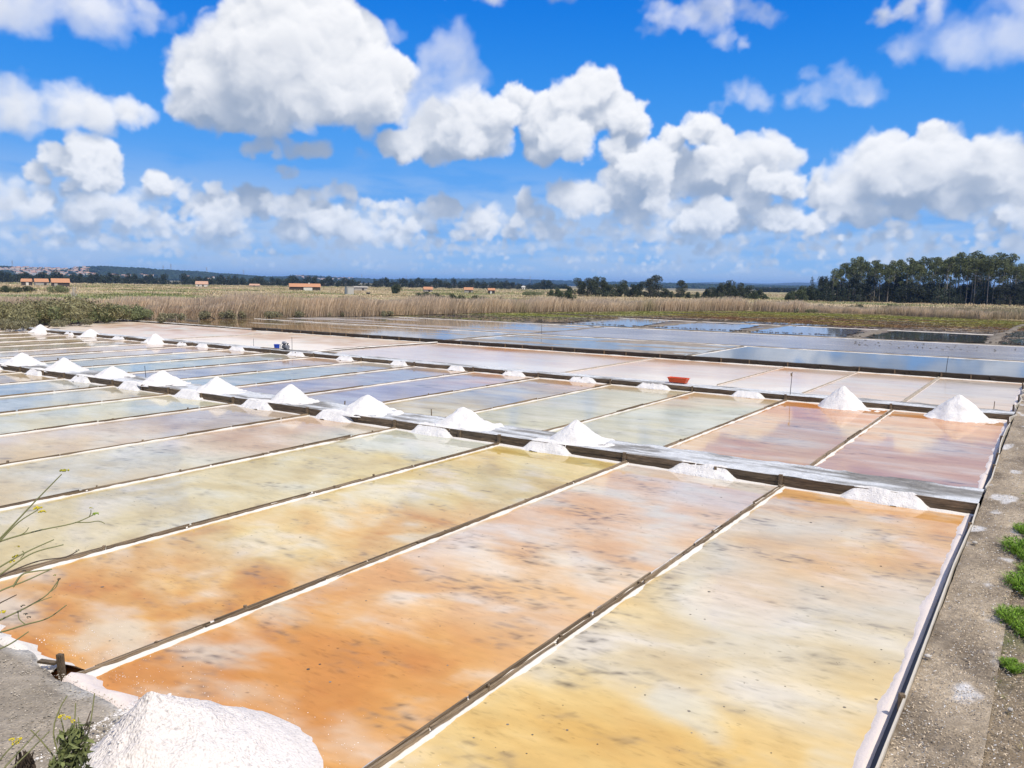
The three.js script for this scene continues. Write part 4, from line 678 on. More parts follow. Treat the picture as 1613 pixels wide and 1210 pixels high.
{
  const t = thing('fennel_plant', 'wild fennel with thin stems and yellow flower heads reaching in from the left edge', 'fennel'), dist = 3.9;
  const W = (q, d = dist) => { const v = D(q[0], q[1], d); return [v.x, v.y, v.z]; };
  const root = D(-330, 1150, 4.2); root.y = 2.85;
  const stems = [[[-60, 905], [0, 848], [55, 790], [97, 747]], [[-60, 915], [0, 852], [30, 822], [60, 803]], [[-70, 885], [0, 853], [60, 836], [120, 823], [147, 811]], [[-60, 935], [0, 893], [45, 868], [85, 850]], [[-60, 945], [0, 905], [50, 872], [100, 858]], [[-60, 940], [0, 908], [60, 884], [105, 877], [122, 868]], [[-60, 965], [0, 931], [40, 915], [80, 897]], [[-60, 1010], [0, 977], [45, 955], [75, 936], [92, 914]], [[-60, 1005], [0, 996], [40, 984], [75, 974], [105, 953]], [[-60, 1045], [-5, 1024], [15, 1015], [45, 995]], [[-60, 990], [0, 950], [12, 944], [26, 937]], [[20, 925], [35, 905], [55, 900], [82, 897]]];
  stems.forEach((s, i) => { const dd = dist + ((i * 37) % 11) * 0.03 - 0.15; mesh('stem', tube(s.map((q) => W(q, dd)), 0.0042, 0.0022, 5, 18), i === 5 || i === 10 ? DRY : STEM, t); });
  for (let i = 0; i < 4; i++) { const e = W([-60, [905, 940, 985, 1040][i]]); mesh('stalk', tube([[root.x + i * 0.03, root.y, root.z - i * 0.04], [(root.x + e[0]) / 2 - 0.02, (root.y + e[1]) / 2 + 0.05, (root.z + e[2]) / 2], e], 0.009, 0.005, 6, 12), STEM, t); }
  const small = [[[118, 823], [140, 823], [156, 821], [165, 825]], [[28, 845], [40, 838], [45, 831]], [[35, 868], [38, 872], [32, 880]], [[92, 914], [88, 925], [80, 932]], [[40, 984], [30, 975], [28, 962]], [[45, 955], [60, 948], [82, 940]], [[140, 815], [143, 808], [143, 803]]];
  small.forEach((s) => mesh('branchlet', tube(s.map((q) => W(q)), 0.0022, 0.0016, 5, 8), STEM, t));
  [[[101, 743], 0.016, [0.55, 0.62, 1]], [[60, 803], 0.018], [[66, 808], 0.014], [[151, 811], 0.013, [0.4, 0.7, 1.5]], [[143, 801], 0.007, [0.6, 0.7, 1]], [[25, 878], 0.014], [[18, 886], 0.013], [[27, 862], 0.008, [0.5, 0.5, 1]], [[2, 966], 0.014], [[86, 907], 0.006, [0.3, 0.4, 1]]].forEach(([q, s, c], i) => mesh('flower_head', umbel(W(q), s, 300 + i, c), YELLOW, t));
  [[38, 900], [93, 913], [122, 868], [30, 965], [36, 955], [40, 968], [45, 973]].forEach((q, i) => mesh('seed_head', umbel(W(q), 0.008, 330 + i, [0.1, 0.12, 2]), YELLOW, t));
  // a second, bushier plant at the lower left with a dry stump beside it
  const u = thing('fennel_plant', 'short thistly weed with yellow flowers at the lower left corner, before the salt heap', 'weed'), d2 = 5.2, base = D(122, 1300, d2);
  const V = (q, d = d2) => { const v = D(q[0], q[1], d); return [v.x, v.y, v.z]; };
  [[[112, 1215], [116, 1160], [119, 1108]], [[108, 1215], [98, 1140], [92, 1122]], [[112, 1200], [132, 1150], [143, 1120]], [[100, 1215], [84, 1150], [98, 1108], [106, 1096]], [[120, 1215], [140, 1150], [149, 1092]], [[96, 1210], [60, 1162], [48, 1150]], [[112, 1190], [128, 1165], [140, 1143]], [[118, 1215], [126, 1170], [123, 1130]]].forEach((s, i) => mesh('stem', tube([[base.x + (i - 4) * 0.012, base.y, base.z], ...s.map((q) => V(q, d2 + (i % 3) * 0.06))], 0.006, 0.003, 5, 14), i % 4 === 2 ? DRY : STEM, u));
  const ball = (q, s) => [...V(q), s];
  mesh('foliage', leaves(41, [ball([110, 1208], 0.1), ball([118, 1180], 0.07), ball([108, 1165], 0.05), ball([122, 1150], 0.04)], 420, 0.028, 1, 0.4), M.leaf(0.13, 0.15, 0.05), u);
  [[[97, 1130], 0.017], [[106, 1132], 0.017], [[114, 1137], 0.014]].forEach(([q, s], i) => mesh('flower_head', umbel(V(q), s, 350 + i), YELLOW, u));
  [[141, 1142], [139, 1150], [121, 1196], [116, 1188]].forEach((q, i) => mesh('seed_head', umbel(V(q), 0.02, 360 + i, [0.12, 0.12, 2]), YELLOW, u));
  const w = thing('fennel_plant', 'leaning yellow-flowered stems at the very bottom left corner', 'weed');
  [[[-20, 1240], [20, 1195], [62, 1150]], [[-20, 1225], [10, 1185], [30, 1166]], [[-20, 1250], [30, 1200], [78, 1152]]].forEach((s, i) => mesh('stem', tube([...s.map((q) => V(q, 5 + i * 0.1))], 0.005, 0.003, 5, 12), STEM, w));
  [[24, 1172], [30, 1166], [19, 1166]].forEach((q, i) => mesh('flower_head', umbel(V(q), 0.016, 370 + i), YELLOW, w));
  const st = thing('dry_tuft', 'dead brown tuft at the bottom left corner', 'dead plant'), r = rng(17), sp = [];
  for (let i = 0; i < 46; i++) { const a = r() * 26 - 13, b = r() * 10; sp.push(tube([V([40 + a * 1.1, 1235], 5.4), V([40 + a + (r() - 0.5) * 10, 1205 + b], 5.35), V([40 + a * 0.8 + (r() - 0.5) * 14, 1182 + r() * 18], 5.3)], 0.007, 0.003, 4, 5)); }
  mesh('stalks', mergeGeometries(sp), DRY, st);
}
// ------------------------------------------------------------------ reeds, grasses and shrubs behind the pans
function reedClump(seed, n, h, spread, lean, w) {
  const r = rng(seed), p = [], id = [], c = [];
  for (let i = 0; i < n; i++) {
    const x = (r() - 0.5) * 2 * spread, z = (r() - 0.5) * 2 * spread, hh = h * (0.55 + 0.5 * r()), lx = lean * hh * (0.4 + r()), lz = (r() - 0.5) * hh * 0.3, a = r() * 3.14, tx = Math.cos(a) * w, tz = Math.sin(a) * w, v = 0.72 + 0.5 * r(), o = p.length / 3;
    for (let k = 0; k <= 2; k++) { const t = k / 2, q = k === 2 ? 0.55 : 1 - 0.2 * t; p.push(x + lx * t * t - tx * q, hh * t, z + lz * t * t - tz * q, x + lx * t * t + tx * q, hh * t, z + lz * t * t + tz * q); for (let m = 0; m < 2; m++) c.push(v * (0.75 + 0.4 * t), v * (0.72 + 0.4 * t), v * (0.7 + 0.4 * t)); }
    id.push(o, o + 1, o + 3, o, o + 3, o + 2, o + 2, o + 3, o + 5, o + 2, o + 5, o + 4);
  }
  return geo(p, id, c);
}
const REED = std([1, 1, 1], 0.85, { vertexColors: true, side: THREE.DoubleSide });
function bankPoint(t, back) {                                        // t along the bank line, back: metres behind its edge
  const q = t * (BANK.length - 1), i = Math.min(BANK.length - 2, Math.floor(q)), f = q - i, [ax, az] = BANK[i], [bx, bz] = BANK[i + 1], dx = bx - ax, dz = bz - az, l = Math.hypot(dx, dz);
  return [lerp(ax, bx, f) + (dz / l) * back, lerp(az, bz, f) - (dx / l) * back];
}
// check which side is behind: away from the pans
const BACK = (() => { const [x, z] = bankPoint(0.3, 5); return bankZ(x, z) > 0 ? 1 : -1; })();
const reedTone = (r, x, z) => { const n = fbm(x * 0.05, z * 0.05, 7, 3), g = sstep(0.16, 0.45, n) * 0.7, k = 0.65 + 0.6 * r(); return [lerp(0.6, 0.24, g) * k, lerp(0.475, 0.23, g) * k, lerp(0.33, 0.1, g) * k]; };
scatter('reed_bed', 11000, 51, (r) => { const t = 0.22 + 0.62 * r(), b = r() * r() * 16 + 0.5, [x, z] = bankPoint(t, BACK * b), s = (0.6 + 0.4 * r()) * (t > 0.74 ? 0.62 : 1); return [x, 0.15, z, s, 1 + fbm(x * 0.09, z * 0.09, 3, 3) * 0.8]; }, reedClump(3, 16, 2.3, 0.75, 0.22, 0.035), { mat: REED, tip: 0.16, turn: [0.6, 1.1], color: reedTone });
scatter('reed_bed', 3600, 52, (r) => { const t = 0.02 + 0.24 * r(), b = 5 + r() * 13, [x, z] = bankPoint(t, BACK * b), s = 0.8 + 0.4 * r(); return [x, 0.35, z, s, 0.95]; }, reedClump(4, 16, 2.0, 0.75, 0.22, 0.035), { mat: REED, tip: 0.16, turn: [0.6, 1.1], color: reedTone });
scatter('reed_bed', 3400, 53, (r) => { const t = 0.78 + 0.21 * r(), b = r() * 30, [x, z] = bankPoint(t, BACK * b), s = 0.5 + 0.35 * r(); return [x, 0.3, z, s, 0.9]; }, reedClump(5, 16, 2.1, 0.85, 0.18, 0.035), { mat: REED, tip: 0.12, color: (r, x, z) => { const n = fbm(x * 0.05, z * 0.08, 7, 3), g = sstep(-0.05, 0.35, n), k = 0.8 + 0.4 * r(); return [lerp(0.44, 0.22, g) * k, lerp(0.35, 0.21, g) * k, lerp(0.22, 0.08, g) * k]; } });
// grass over the far plain, thinner with distance
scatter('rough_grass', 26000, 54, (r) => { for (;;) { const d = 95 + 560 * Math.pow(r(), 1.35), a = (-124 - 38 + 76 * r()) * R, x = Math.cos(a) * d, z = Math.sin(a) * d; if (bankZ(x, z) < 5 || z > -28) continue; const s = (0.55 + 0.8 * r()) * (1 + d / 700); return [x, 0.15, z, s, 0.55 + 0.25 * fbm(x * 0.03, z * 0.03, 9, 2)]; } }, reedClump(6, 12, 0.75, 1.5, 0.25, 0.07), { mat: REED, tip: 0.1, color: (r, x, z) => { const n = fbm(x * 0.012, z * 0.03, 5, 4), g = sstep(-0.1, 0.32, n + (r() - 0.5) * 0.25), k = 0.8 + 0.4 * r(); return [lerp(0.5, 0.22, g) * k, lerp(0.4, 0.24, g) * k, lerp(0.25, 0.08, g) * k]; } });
// samphire on the marsh and the dikes
scatter('samphire', 15000, 55, (r) => { for (;;) { const x = -80 + 96 * r(), z = -87 - 85 * Math.pow(r(), 0.9), d = bankZ(x, z); if (d > 2) continue; const pondish = (z > -111 && x > -54 && x < -6) ? 1 : 0; if (pondish && r() < 0.985) continue; return [x, 0.02, z, 0.18 + 0.22 * r() * r(), 0.6]; } }, leaves(9, [[0, 0.35, 0, 0.8], [0.7, 0.3, 0.4, 0.5], [-0.6, 0.25, 0.5, 0.55]], 46, 0.32, 0.55, 0.4), { mat: REED, tip: 0.2, color: (r, x, z) => { const c = marshColour(x, z), k = 0.7 + 0.6 * r(); return c.map((v) => v * k); } });
scatter('samphire', 260, 56, (r) => { const x = -56 + 54 * r(); return [x, 0.2, -88 - r() * 1.1, 0.14 + 0.16 * r() * r(), 0.7]; }, leaves(10, [[0, 0.35, 0, 0.7]], 30, 0.3, 0.8, 0.4), { mat: REED, tip: 0.2, color: (r) => { const k = 0.05 + 0.08 * r(); return [k * 1.2, k, k * 0.8]; } });
scatter('samphire', 60, 57, (r) => { const x = -16 + 16 * r(); return [x, 0.1, -75 - r() * 9, 0.1 + 0.1 * r() * r(), 0.6]; }, leaves(11, [[0, 0.35, 0, 0.7]], 24, 0.3, 0.8, 0.4), { mat: REED, tip: 0.2, color: (r) => [0.09, 0.08, 0.05] });

// shrubs: leaf mass and stems, built once per kind
function shrubKind(seed, balls, n, size, col) {
  const g = new THREE.Group(); g.userData.baseName = 'shrub';
  const f = new THREE.Mesh(leaves(seed, balls, n, size, 0.85, 0.45), M.leaf(...col)); f.name = 'foliage'; g.add(f);
  const st = new THREE.Mesh(mergeGeometries(balls.slice(0, 5).map((b) => tube([[b[0] * 0.3, 0, b[2] * 0.3], [b[0] * 0.6, b[1] * 0.5, b[2] * 0.6], [b[0], b[1], b[2]]], 0.04, 0.02, 5, 4))), std([0.1, 0.08, 0.06], 0.9)); st.name = 'stem'; g.add(st);
  g.traverse((m) => { m.castShadow = m.receiveShadow = true; });
  return g;
}
const shrubBalls = (seed, w, h, k = 9) => { const r = rng(seed); return Array.from({ length: k }, () => { const x = (r() - 0.5) * w, z = (r() - 0.5) * w * 0.6, e = 1 - (x / w * 2) ** 2 * 0.6; return [x, h * 0.25 + r() * h * 0.4 * e, z, h * (0.3 + 0.15 * r()) * e + 0.15]; }); };
const OLIVE = shrubKind(61, shrubBalls(61, 4.6, 2.1), 2600, 0.13, [0.24, 0.22, 0.11]), GREENER = shrubKind(62, shrubBalls(62, 4.2, 2.2), 2600, 0.13, [0.17, 0.19, 0.085]), DARK = shrubKind(63, shrubBalls(63, 5.4, 1.9, 10), 2400, 0.15, [0.045, 0.06, 0.022]), LOW = shrubKind(64, shrubBalls(64, 3.2, 1.0, 7), 1500, 0.1, [0.23, 0.21, 0.12]);
function shrub(kind, px, py, s, label, group, turn = 0, y = 0.1) { const q = G(px, py, y), o = copyOf(kind, label, group); tag(o, label, 'shrub', group); o.position.set(q.x, y, q.z); o.rotation.y = turn; o.scale.setScalar(s); return o; }
[[OLIVE, 14, 514, 1.2], [OLIVE, 48, 512, 1.3], [GREENER, 80, 511, 1.05], [OLIVE, 108, 510, 1.4], [OLIVE, 136, 508, 1.3], [GREENER, 160, 507, 1.1], [OLIVE, 182, 505, 0.95], [GREENER, 205, 505, 1.05], [GREENER, 222, 505, 0.75]].forEach(([k, px, py, s], i) => shrub(k, px, py, s, `dense ${k === OLIVE ? 'olive' : 'green'} shrub on the bank at far left, ${ORD[i]} from the left edge`, 'shrubs on the left bank', i * 1.1));
[[LOW, 20, 519, 1.1], [LOW, 70, 516, 1], [LOW, 118, 513, 0.9], [LOW, 262, 507, 1.2], [GREENER, 300, 501, 0.8], [GREENER, 322, 501, 0.65], [LOW, 345, 503, 1.3], [LOW, 372, 502, 1.1], [GREENER, 388, 499, 0.55], [LOW, 420, 501, 1.2], [LOW, 455, 500, 1.1], [LOW, 525, 499, 0.8], [LOW, 605, 498, 0.9]].forEach(([k, px, py, s], i) => shrub(k, px, py, s, `low grey green scrub at the foot of the reeds, ${ORD[i]} from the left`, 'scrub at the foot of the reeds', i * 0.7));
[[DARK, 16, 462, 1.15, 'dark green shrub in the green meadow at far left'], [DARK, 40, 461, 1.1, 'dark green shrub in the meadow, right neighbour of the far left one'], [GREENER, 93, 463, 1.4, 'olive green shrub in the meadow below the tiled barns'], [DARK, 668, 470, 1.1, 'dark shrub behind the reeds below the red tiled hut'], [DARK, 690, 472, 1.0, 'dark low shrub right of the one below the red tiled hut'], [DARK, 720, 474, 1.0, 'dark low shrub midway along the scrub line behind the reeds'], [DARK, 752, 475, 0.9, 'dark low shrub in the scrub line below the middle tiled hut'], [DARK, 784, 476, 0.8, 'dark low shrub at the right end of the scrub line behind the reeds'], [GREENER, 832, 467, 1.2, 'round green shrub alone on the straw plain, left of two'], [GREENER, 847, 467, 1.2, 'round green shrub alone on the straw plain, right of two'], [DARK, 1222, 487, 0.7, 'dark shrub in the straw strip before the eucalyptus grove']].forEach(([k, px, py, s, l], i) => shrub(k, px, py, s, l, null, i, 0.2));

for (let i = 0; i < 22; i++) { const px = 1250 + (i * 0.618034 % 1) * 370, py = 485 + (i * 0.754877 % 1) * 9 + (px - 1250) * 0.014; shrub(i % 3 ? LOW : DARK, px, py, 0.5 + 0.5 * (i * 0.37 % 1), 'low brown green scrub in the straw strip before the eucalyptus grove', 'scrub before the grove', i, 0.15); }
// ------------------------------------------------------------------ trees
const BARK = std([0.3, 0.265, 0.22], 0.9), DBARK = std([0.12, 0.1, 0.08], 0.9);
function treeKind(name, trunkGeo, bark, crownGeo, col) {
  const g = new THREE.Group(); g.userData.baseName = name;
  const t = new THREE.Mesh(trunkGeo, bark); t.name = 'trunk'; const c = new THREE.Mesh(crownGeo, M.leaf(...col)); c.name = 'crown'; g.add(t, c);
  g.traverse((m) => { m.castShadow = m.receiveShadow = true; }); return g;
}
function eucalyptus(seed, h, bare = 0.52) {
  const r = rng(seed), bend = (r() - 0.5) * 1.2, parts = [tube([[0, -0.3, 0], [bend * 0.3, h * 0.35, (r() - 0.5) * 0.4], [bend, h * 0.7, 0.2], [bend * 1.2, h * 0.95, 0]], 0.2, 0.05, 6, 8)], balls = [];
  for (let i = 0; i < 13; i++) {
    const t = bare + (1 - bare) * Math.pow((i + 0.5) / 13, 0.9), a = r() * 6.28, reach = (0.7 + 1.5 * r()) * (1.15 - t) * 2.2 + 0.3, y0 = h * t * 0.93, x0 = bend * t;
    const e = [x0 + Math.cos(a) * reach, y0 + h * 0.05 + r() * 0.6, Math.sin(a) * reach];
    if (i < 10) parts.push(tube([[x0, y0 - 0.6, 0], [(x0 + e[0]) / 2, (y0 + e[1]) / 2 - 0.2, e[2] / 2], e], 0.07, 0.025, 4, 3));
    balls.push([...e, 0.75 + 0.55 * r()]);
  }
  balls.push([bend * 1.2, h * 0.97, 0, 0.9], [bend, h * 0.88, 0.3, 1.1]);
  if (r() < 0.5) balls.push([0.6, h * 0.35, 0.4, 0.8, 0.5], [-0.5, h * 0.28, -0.3, 0.7, 0.5]);
  return treeKind('eucalyptus_tree', mergeGeometries(parts), BARK, leaves(seed + 1, balls, 1700, 0.27, 0.8, 0.55), [0.118, 0.135, 0.05]);
}
function broad(seed, h, w, col, name = 'round_tree', n = 3000, size = 0.3) {
  const r = rng(seed), parts = [tube([[0, -0.3, 0], [0.1, h * 0.25, 0], [0.2, h * 0.6, 0.1]], 0.05 * h * 0.5, 0.05, 6, 5)], balls = [];
  for (let i = 0; i < 14; i++) { const a = r() * 6.28, t = r(), d = w * 0.5 * Math.sqrt(r()) * (1 - 0.45 * t), y = h * (0.14 + 0.7 * t), e = [Math.cos(a) * d, y, Math.sin(a) * d]; if (i < 7) parts.push(tube([[0.08, h * 0.2 + i * h * 0.04, 0], [e[0] * 0.5, y * 0.75, e[2] * 0.5], e], 0.09, 0.03, 4, 3)); balls.push([...e, (0.15 + 0.1 * r()) * (h + w) * 0.5]); }
  balls.push([0, h * 0.84, 0, h * 0.14]);
  return treeKind(name, mergeGeometries(parts), DBARK, leaves(seed + 1, balls, n, size, 0.85, 0.45), col);
}
function conifer(seed, h) { const r = rng(seed), balls = []; for (let i = 0; i < 12; i++) { const t = i / 12, a = r() * 6.28, w = (1 - t) * h * 0.13; balls.push([Math.cos(a) * w, h * (0.12 + 0.83 * t), Math.sin(a) * w, 0.3 + (1 - t) * h * 0.11]); } return treeKind('conifer_tree', tube([[0, -0.3, 0], [0, h * 0.5, 0], [0, h * 0.95, 0]], 0.2, 0.04, 6, 4), DBARK, leaves(seed + 1, balls, 900, 0.26, 0.9, 0.4), [0.035, 0.05, 0.026]); }
const RT = rng(404);
function plant(kind, x, z, s, label, cat, group, y = 0) { const o = copyOf(kind, label, group); tag(o, label, cat, group); o.position.set(x, y, z); o.rotation.y = RT() * 6.28; o.scale.set(s * (0.92 + 0.16 * RT()), s, s * (0.92 + 0.16 * RT())); return o; }
// eucalyptus grove on the right, with a dark understorey
const EUC = [0, 1, 2, 3, 4, 5].map((i) => eucalyptus(500 + i * 7, 16, 0.42 + 0.045 * i)), UNDER = [broad(560, 7, 4.2, [0.026, 0.035, 0.017], 'understorey_tree', 1900, 0.3), broad(563, 9.5, 3.6, [0.022, 0.03, 0.016], 'understorey_tree', 1900, 0.3), conifer(566, 9)];
const crest = (px) => { const P = [[1255, 9.5], [1290, 10], [1312, 14], [1345, 16], [1400, 15.7], [1440, 15.4], [1480, 16.5], [1512, 17.6], [1560, 18], [1585, 17.6], [1610, 13], [1660, 12.5], [1750, 14]]; for (let i = 0; i < P.length - 1; i++) if (px < P[i + 1][0]) return lerp(P[i][1], P[i + 1][1], clamp((px - P[i][0]) / (P[i + 1][0] - P[i][0]))); return 14; };
for (let i = 0; i < 78; i++) { const px = 1312 + (1690 - 1312) * ((i * 0.618034) % 1), d = 322 + 22 * ((i * 0.754877) % 1), q = D(px, 470, d); plant(EUC[i % 6], q.x, q.z, crest(px) / 16 * (0.8 + 0.27 * RT()) * d / 330, 'tall eucalyptus with a bare pale trunk in the grove on the right', 'tree', 'eucalyptus trees of the grove'); }
for (let i = 0; i < 104; i++) { const px = 1296 + (1700 - 1296) * ((i * 0.618034 + 0.3) % 1), d = 311 + 46 * ((i * 0.5698) % 1), q = D(px, 470, d); plant(UNDER[i % 3], q.x, q.z, (0.75 + 0.42 * RT()), 'dark lower tree under the eucalyptus canopy on the right', 'tree', 'understorey trees of the grove'); }
const BR = [broad(600, 7, 6, [0.045, 0.058, 0.026]), broad(603, 8.5, 5.5, [0.05, 0.062, 0.03]), broad(606, 6, 6.5, [0.06, 0.078, 0.03]), broad(609, 10, 5, [0.055, 0.062, 0.034])], CON = conifer(620, 9);
[[1262, 1.0, 2], [1275, 0.9, 0], [1284, 0.85, 2], [1246, 0.7, 2], [1298, 0.8, 2]].forEach(([px, s, k], i) => { const q = D(px, 470, 318 + i * 3); plant(BR[k], q.x, q.z, s, `grey green bushy tree at the left foot of the eucalyptus grove, ${ORD[[1, 2, 3, 0, 4][i]]} from the left`, 'tree', 'bushy trees at the foot of the grove'); });
[[1278, 1.15], [1291, 1.1], [1301, 1.2], [1309, 1.25]].forEach(([px, s], i) => { const q = D(px, 470, 334); plant(CON, q.x, q.z, s, `pointed conifer at the left end of the eucalyptus grove, ${ORD[i]} from the left`, 'tree', 'conifers at the end of the grove'); });
[[868, 0.62, 2], [879, 0.75, 2], [896, 0.8, 0], [912, 1.12, 1], [926, 1.0, 3], [938, 1.2, 1], [950, 1.2, 1], [958, 0.95, 0], [974, 1.0, 0], [984, 1.05, 1], [998, 1.0, 0], [1010, 1.0, 1], [1022, 1.0, 3], [1034, 1.18, 3], [1048, 0.8, 0], [1058, 0.62, 2], [1072, 0.95, 3], [1085, 0.6, 2]].forEach(([px, s, k], i) => { const q = D(px, 460, 318 + (i * 13) % 30); plant(BR[k], q.x, q.z, s * 0.85, `tree in the clump right of centre behind the reeds, ${ORD[i]} from the left`, 'tree', 'trees of the middle clump'); });
[[1098, 0.6, 2], [1113, 0.75, 0], [1124, 0.85, 0], [1135, 0.95, 1], [1147, 1.1, 1], [1156, 0.95, 0], [1168, 0.95, 1], [1178, 1.0, 0], [1188, 0.8, 2], [1196, 0.75, 0], [1206, 0.5, 2]].forEach(([px, s, k], i) => { const q = D(px, 463, 325 + (i * 11) % 26); plant(BR[k], q.x, q.z, s * 0.88, `tree in the small clump left of the eucalyptus grove, ${ORD[i]} from the left`, 'tree', 'trees of the small clump'); });
{ const q = D(897, 460, 205); plant(BR[2], q.x, q.z, 0.62, 'small bright green tree standing before the middle clump', 'tree'); const q2 = D(882, 460, 235); plant(BR[2], q2.x, q2.z, 0.5, 'yellow green bush left of the small bright green tree', 'shrub'); const q3 = D(625, 452, 330); plant(BR[2], q3.x, q3.z, 0.75, 'round green tree on the plain right of the concrete tank', 'tree'); }
// the far line of trees across the plain
const FAR = [0, 1, 2, 3].map((i) => broad(700 + i * 5, [7, 6, 9, 8][i], [6, 7, 5, 4][i], [0.03, 0.042, 0.022], 'far_tree', 420, 0.6));
for (let i = 0; i < 285; i++) {
  const px = -150 + 1025 * ((i * 0.618034) % 1), d = 690 + 120 * ((i * 0.754877) % 1), q = D(px, 445, d), gap = fbm(px * 0.02, 3, 1, 2);
  plant(FAR[i % 4], q.x, q.z, (0.75 + 0.5 * RT()) * (gap > 0.28 ? 0.5 : 1), 'small dark tree in the far line across the plain', 'tree', 'far line of trees', -0.2);
}
for (let i = 0; i < 60; i++) { const px = [835 + 60 * ((i * 0.618) % 1), 1190 + 62 * ((i * 0.618) % 1)][i % 2], q = D(px, 455, 900 + (i % 7) * 12); plant(FAR[i % 2], q.x, q.z, 0.95, 'dark tree of the even plantation far beyond the clumps', 'tree', 'far plantation trees', -0.2); }

// ------------------------------------------------------------------ farm buildings, tank, boxes on the plain
const ROOF = std([0.48, 0.235, 0.12], 0.85), PALEROOF = std([0.5, 0.3, 0.2], 0.85), WALL = std([0.72, 0.68, 0.6], 0.9), DARKWALL = std([0.07, 0.055, 0.045], 0.9), STONE = std([0.4, 0.37, 0.32], 0.9);
function gable(w, d, h, over = 0.3) { const g = geo([-w / 2 - over, 0, d / 2 + over, w / 2 + over, 0, d / 2 + over, w / 2 + over, h, 0, -w / 2 - over, h, 0, -w / 2 - over, 0, -d / 2 - over, w / 2 + over, 0, -d / 2 - over], [0, 1, 2, 0, 2, 3, 5, 4, 3, 5, 3, 2, 4, 0, 3, 1, 5, 2, 0, 4, 5, 0, 5, 1]).toNonIndexed(); g.computeVertexNormals(); return g; }
function barn(px, py, dist, w, d, h, rh, roof, wall, label, cat, extra) {
  const q = D(px, py, dist), t = thing('barn', label, cat, null, [q.x, 0.4, q.z]); t.rotation.y = Math.atan2(EYE.x - q.x, EYE.z - q.z) + 0.12 * Math.sin(px);
  mesh('footing', box(w - 0.1, 1.2, d - 0.1, 0, -0.55, 0), wall, t);
  mesh('wall', box(w, h, d, 0, h / 2, 0), wall, t); const rf = mesh('roof', gable(w, d, rh), roof, t); rf.position.y = h;
  for (let i = 0; i < Math.round(w / 0.8); i++) mesh('tile_ridge', box(0.12, 0.05, Math.hypot(d / 2, rh) + 0.25, 0, 0, 0).rotateX(Math.atan2(rh, d / 2 + 0.3)).translate(-w / 2 + (i + 0.5) * w / Math.round(w / 0.8), rh * 0.5 + 0.04, d / 4 + 0.1), roof, rf);
  extra?.(t); return t;
}
const door = (w, h, x, d, m) => (t) => mesh('door', box(w, h, 0.1, x, h / 2, d / 2 + 0.03), m, t);
barn(42, 446, 470, 4.2, 5, 2.0, 1.5, ROOF, DARKWALL, 'long tiled barn at far left, first of three', 'barn', door(1.2, 1.7, 0.5, 5, WALL));
barn(65, 447, 480, 5.8, 5, 1.9, 1.7, ROOF, STONE, 'orange tiled barn at far left, middle of three', 'barn', door(1.2, 1.6, 1.5, 5, DARKWALL));
barn(95, 449, 430, 7.0, 5.5, 2.0, 1.9, ROOF, DARKWALL, 'dark-walled tiled barn at far left, rightmost of three', 'barn', door(1.3, 1.7, -2, 5.5, STONE));
barn(318, 450, 520, 6.5, 6, 1.6, 1.8, PALEROOF, WALL, 'white cottage with a pale tiled roof before the far trees', 'house', (t) => { mesh('window', box(0.7, 0.7, 0.1, -1.6, 1, 3.02), DARKWALL, t); mesh('door', box(0.9, 1.4, 0.1, 0.8, 0.7, 3.02), DARKWALL, t); });
barn(401, 452, 560, 6, 4, 1.0, 1.1, PALEROOF, STONE, 'small low tiled shed half hidden by the straw', 'shed', door(0.9, 0.9, 0, 4, DARKWALL));
barn(480, 455, 400, 14, 5, 1.7, 1.6, ROOF, DARKWALL, 'long low orange tiled barn left of the concrete tank', 'barn', (t) => { mesh('annex', box(4, 1.4, 1.2, 1.2, 0.7, 3.1), WALL, t); mesh('chimney', box(0.6, 1.0, 0.6, 2, 3.2, 0), WALL, t); });
barn(568, 457, 420, 6.5, 4, 1.7, 0.6, STONE, STONE, 'low grey stone shed right of the concrete tank', 'shed', door(1, 1.3, 1, 4, DARKWALL));
barn(674, 459, 400, 4.0, 4, 1.3, 1.3, ROOF, STONE, 'red tiled hut before the far trees, leftmost of three', 'hut', door(0.9, 1.1, 0.4, 4, DARKWALL));
barn(738, 460, 390, 4.0, 3.6, 1.5, 1.2, ROOF, STONE, 'red tiled hut, middle of three on the plain', 'hut', door(0.9, 1.2, 0.6, 3.6, DARKWALL));
barn(774, 461, 370, 2.8, 2.8, 1.6, 1.0, ROOF, DARKWALL, 'small brown hut, rightmost of three on the plain', 'hut', door(0.8, 1.3, -0.3, 2.8, WALL));
barn(824, 461, 700, 3, 3, 2.2, 0.6, WALL, WALL, 'tiny white shed before the far plantation', 'shed', door(0.8, 1.3, 0, 3, DARKWALL));
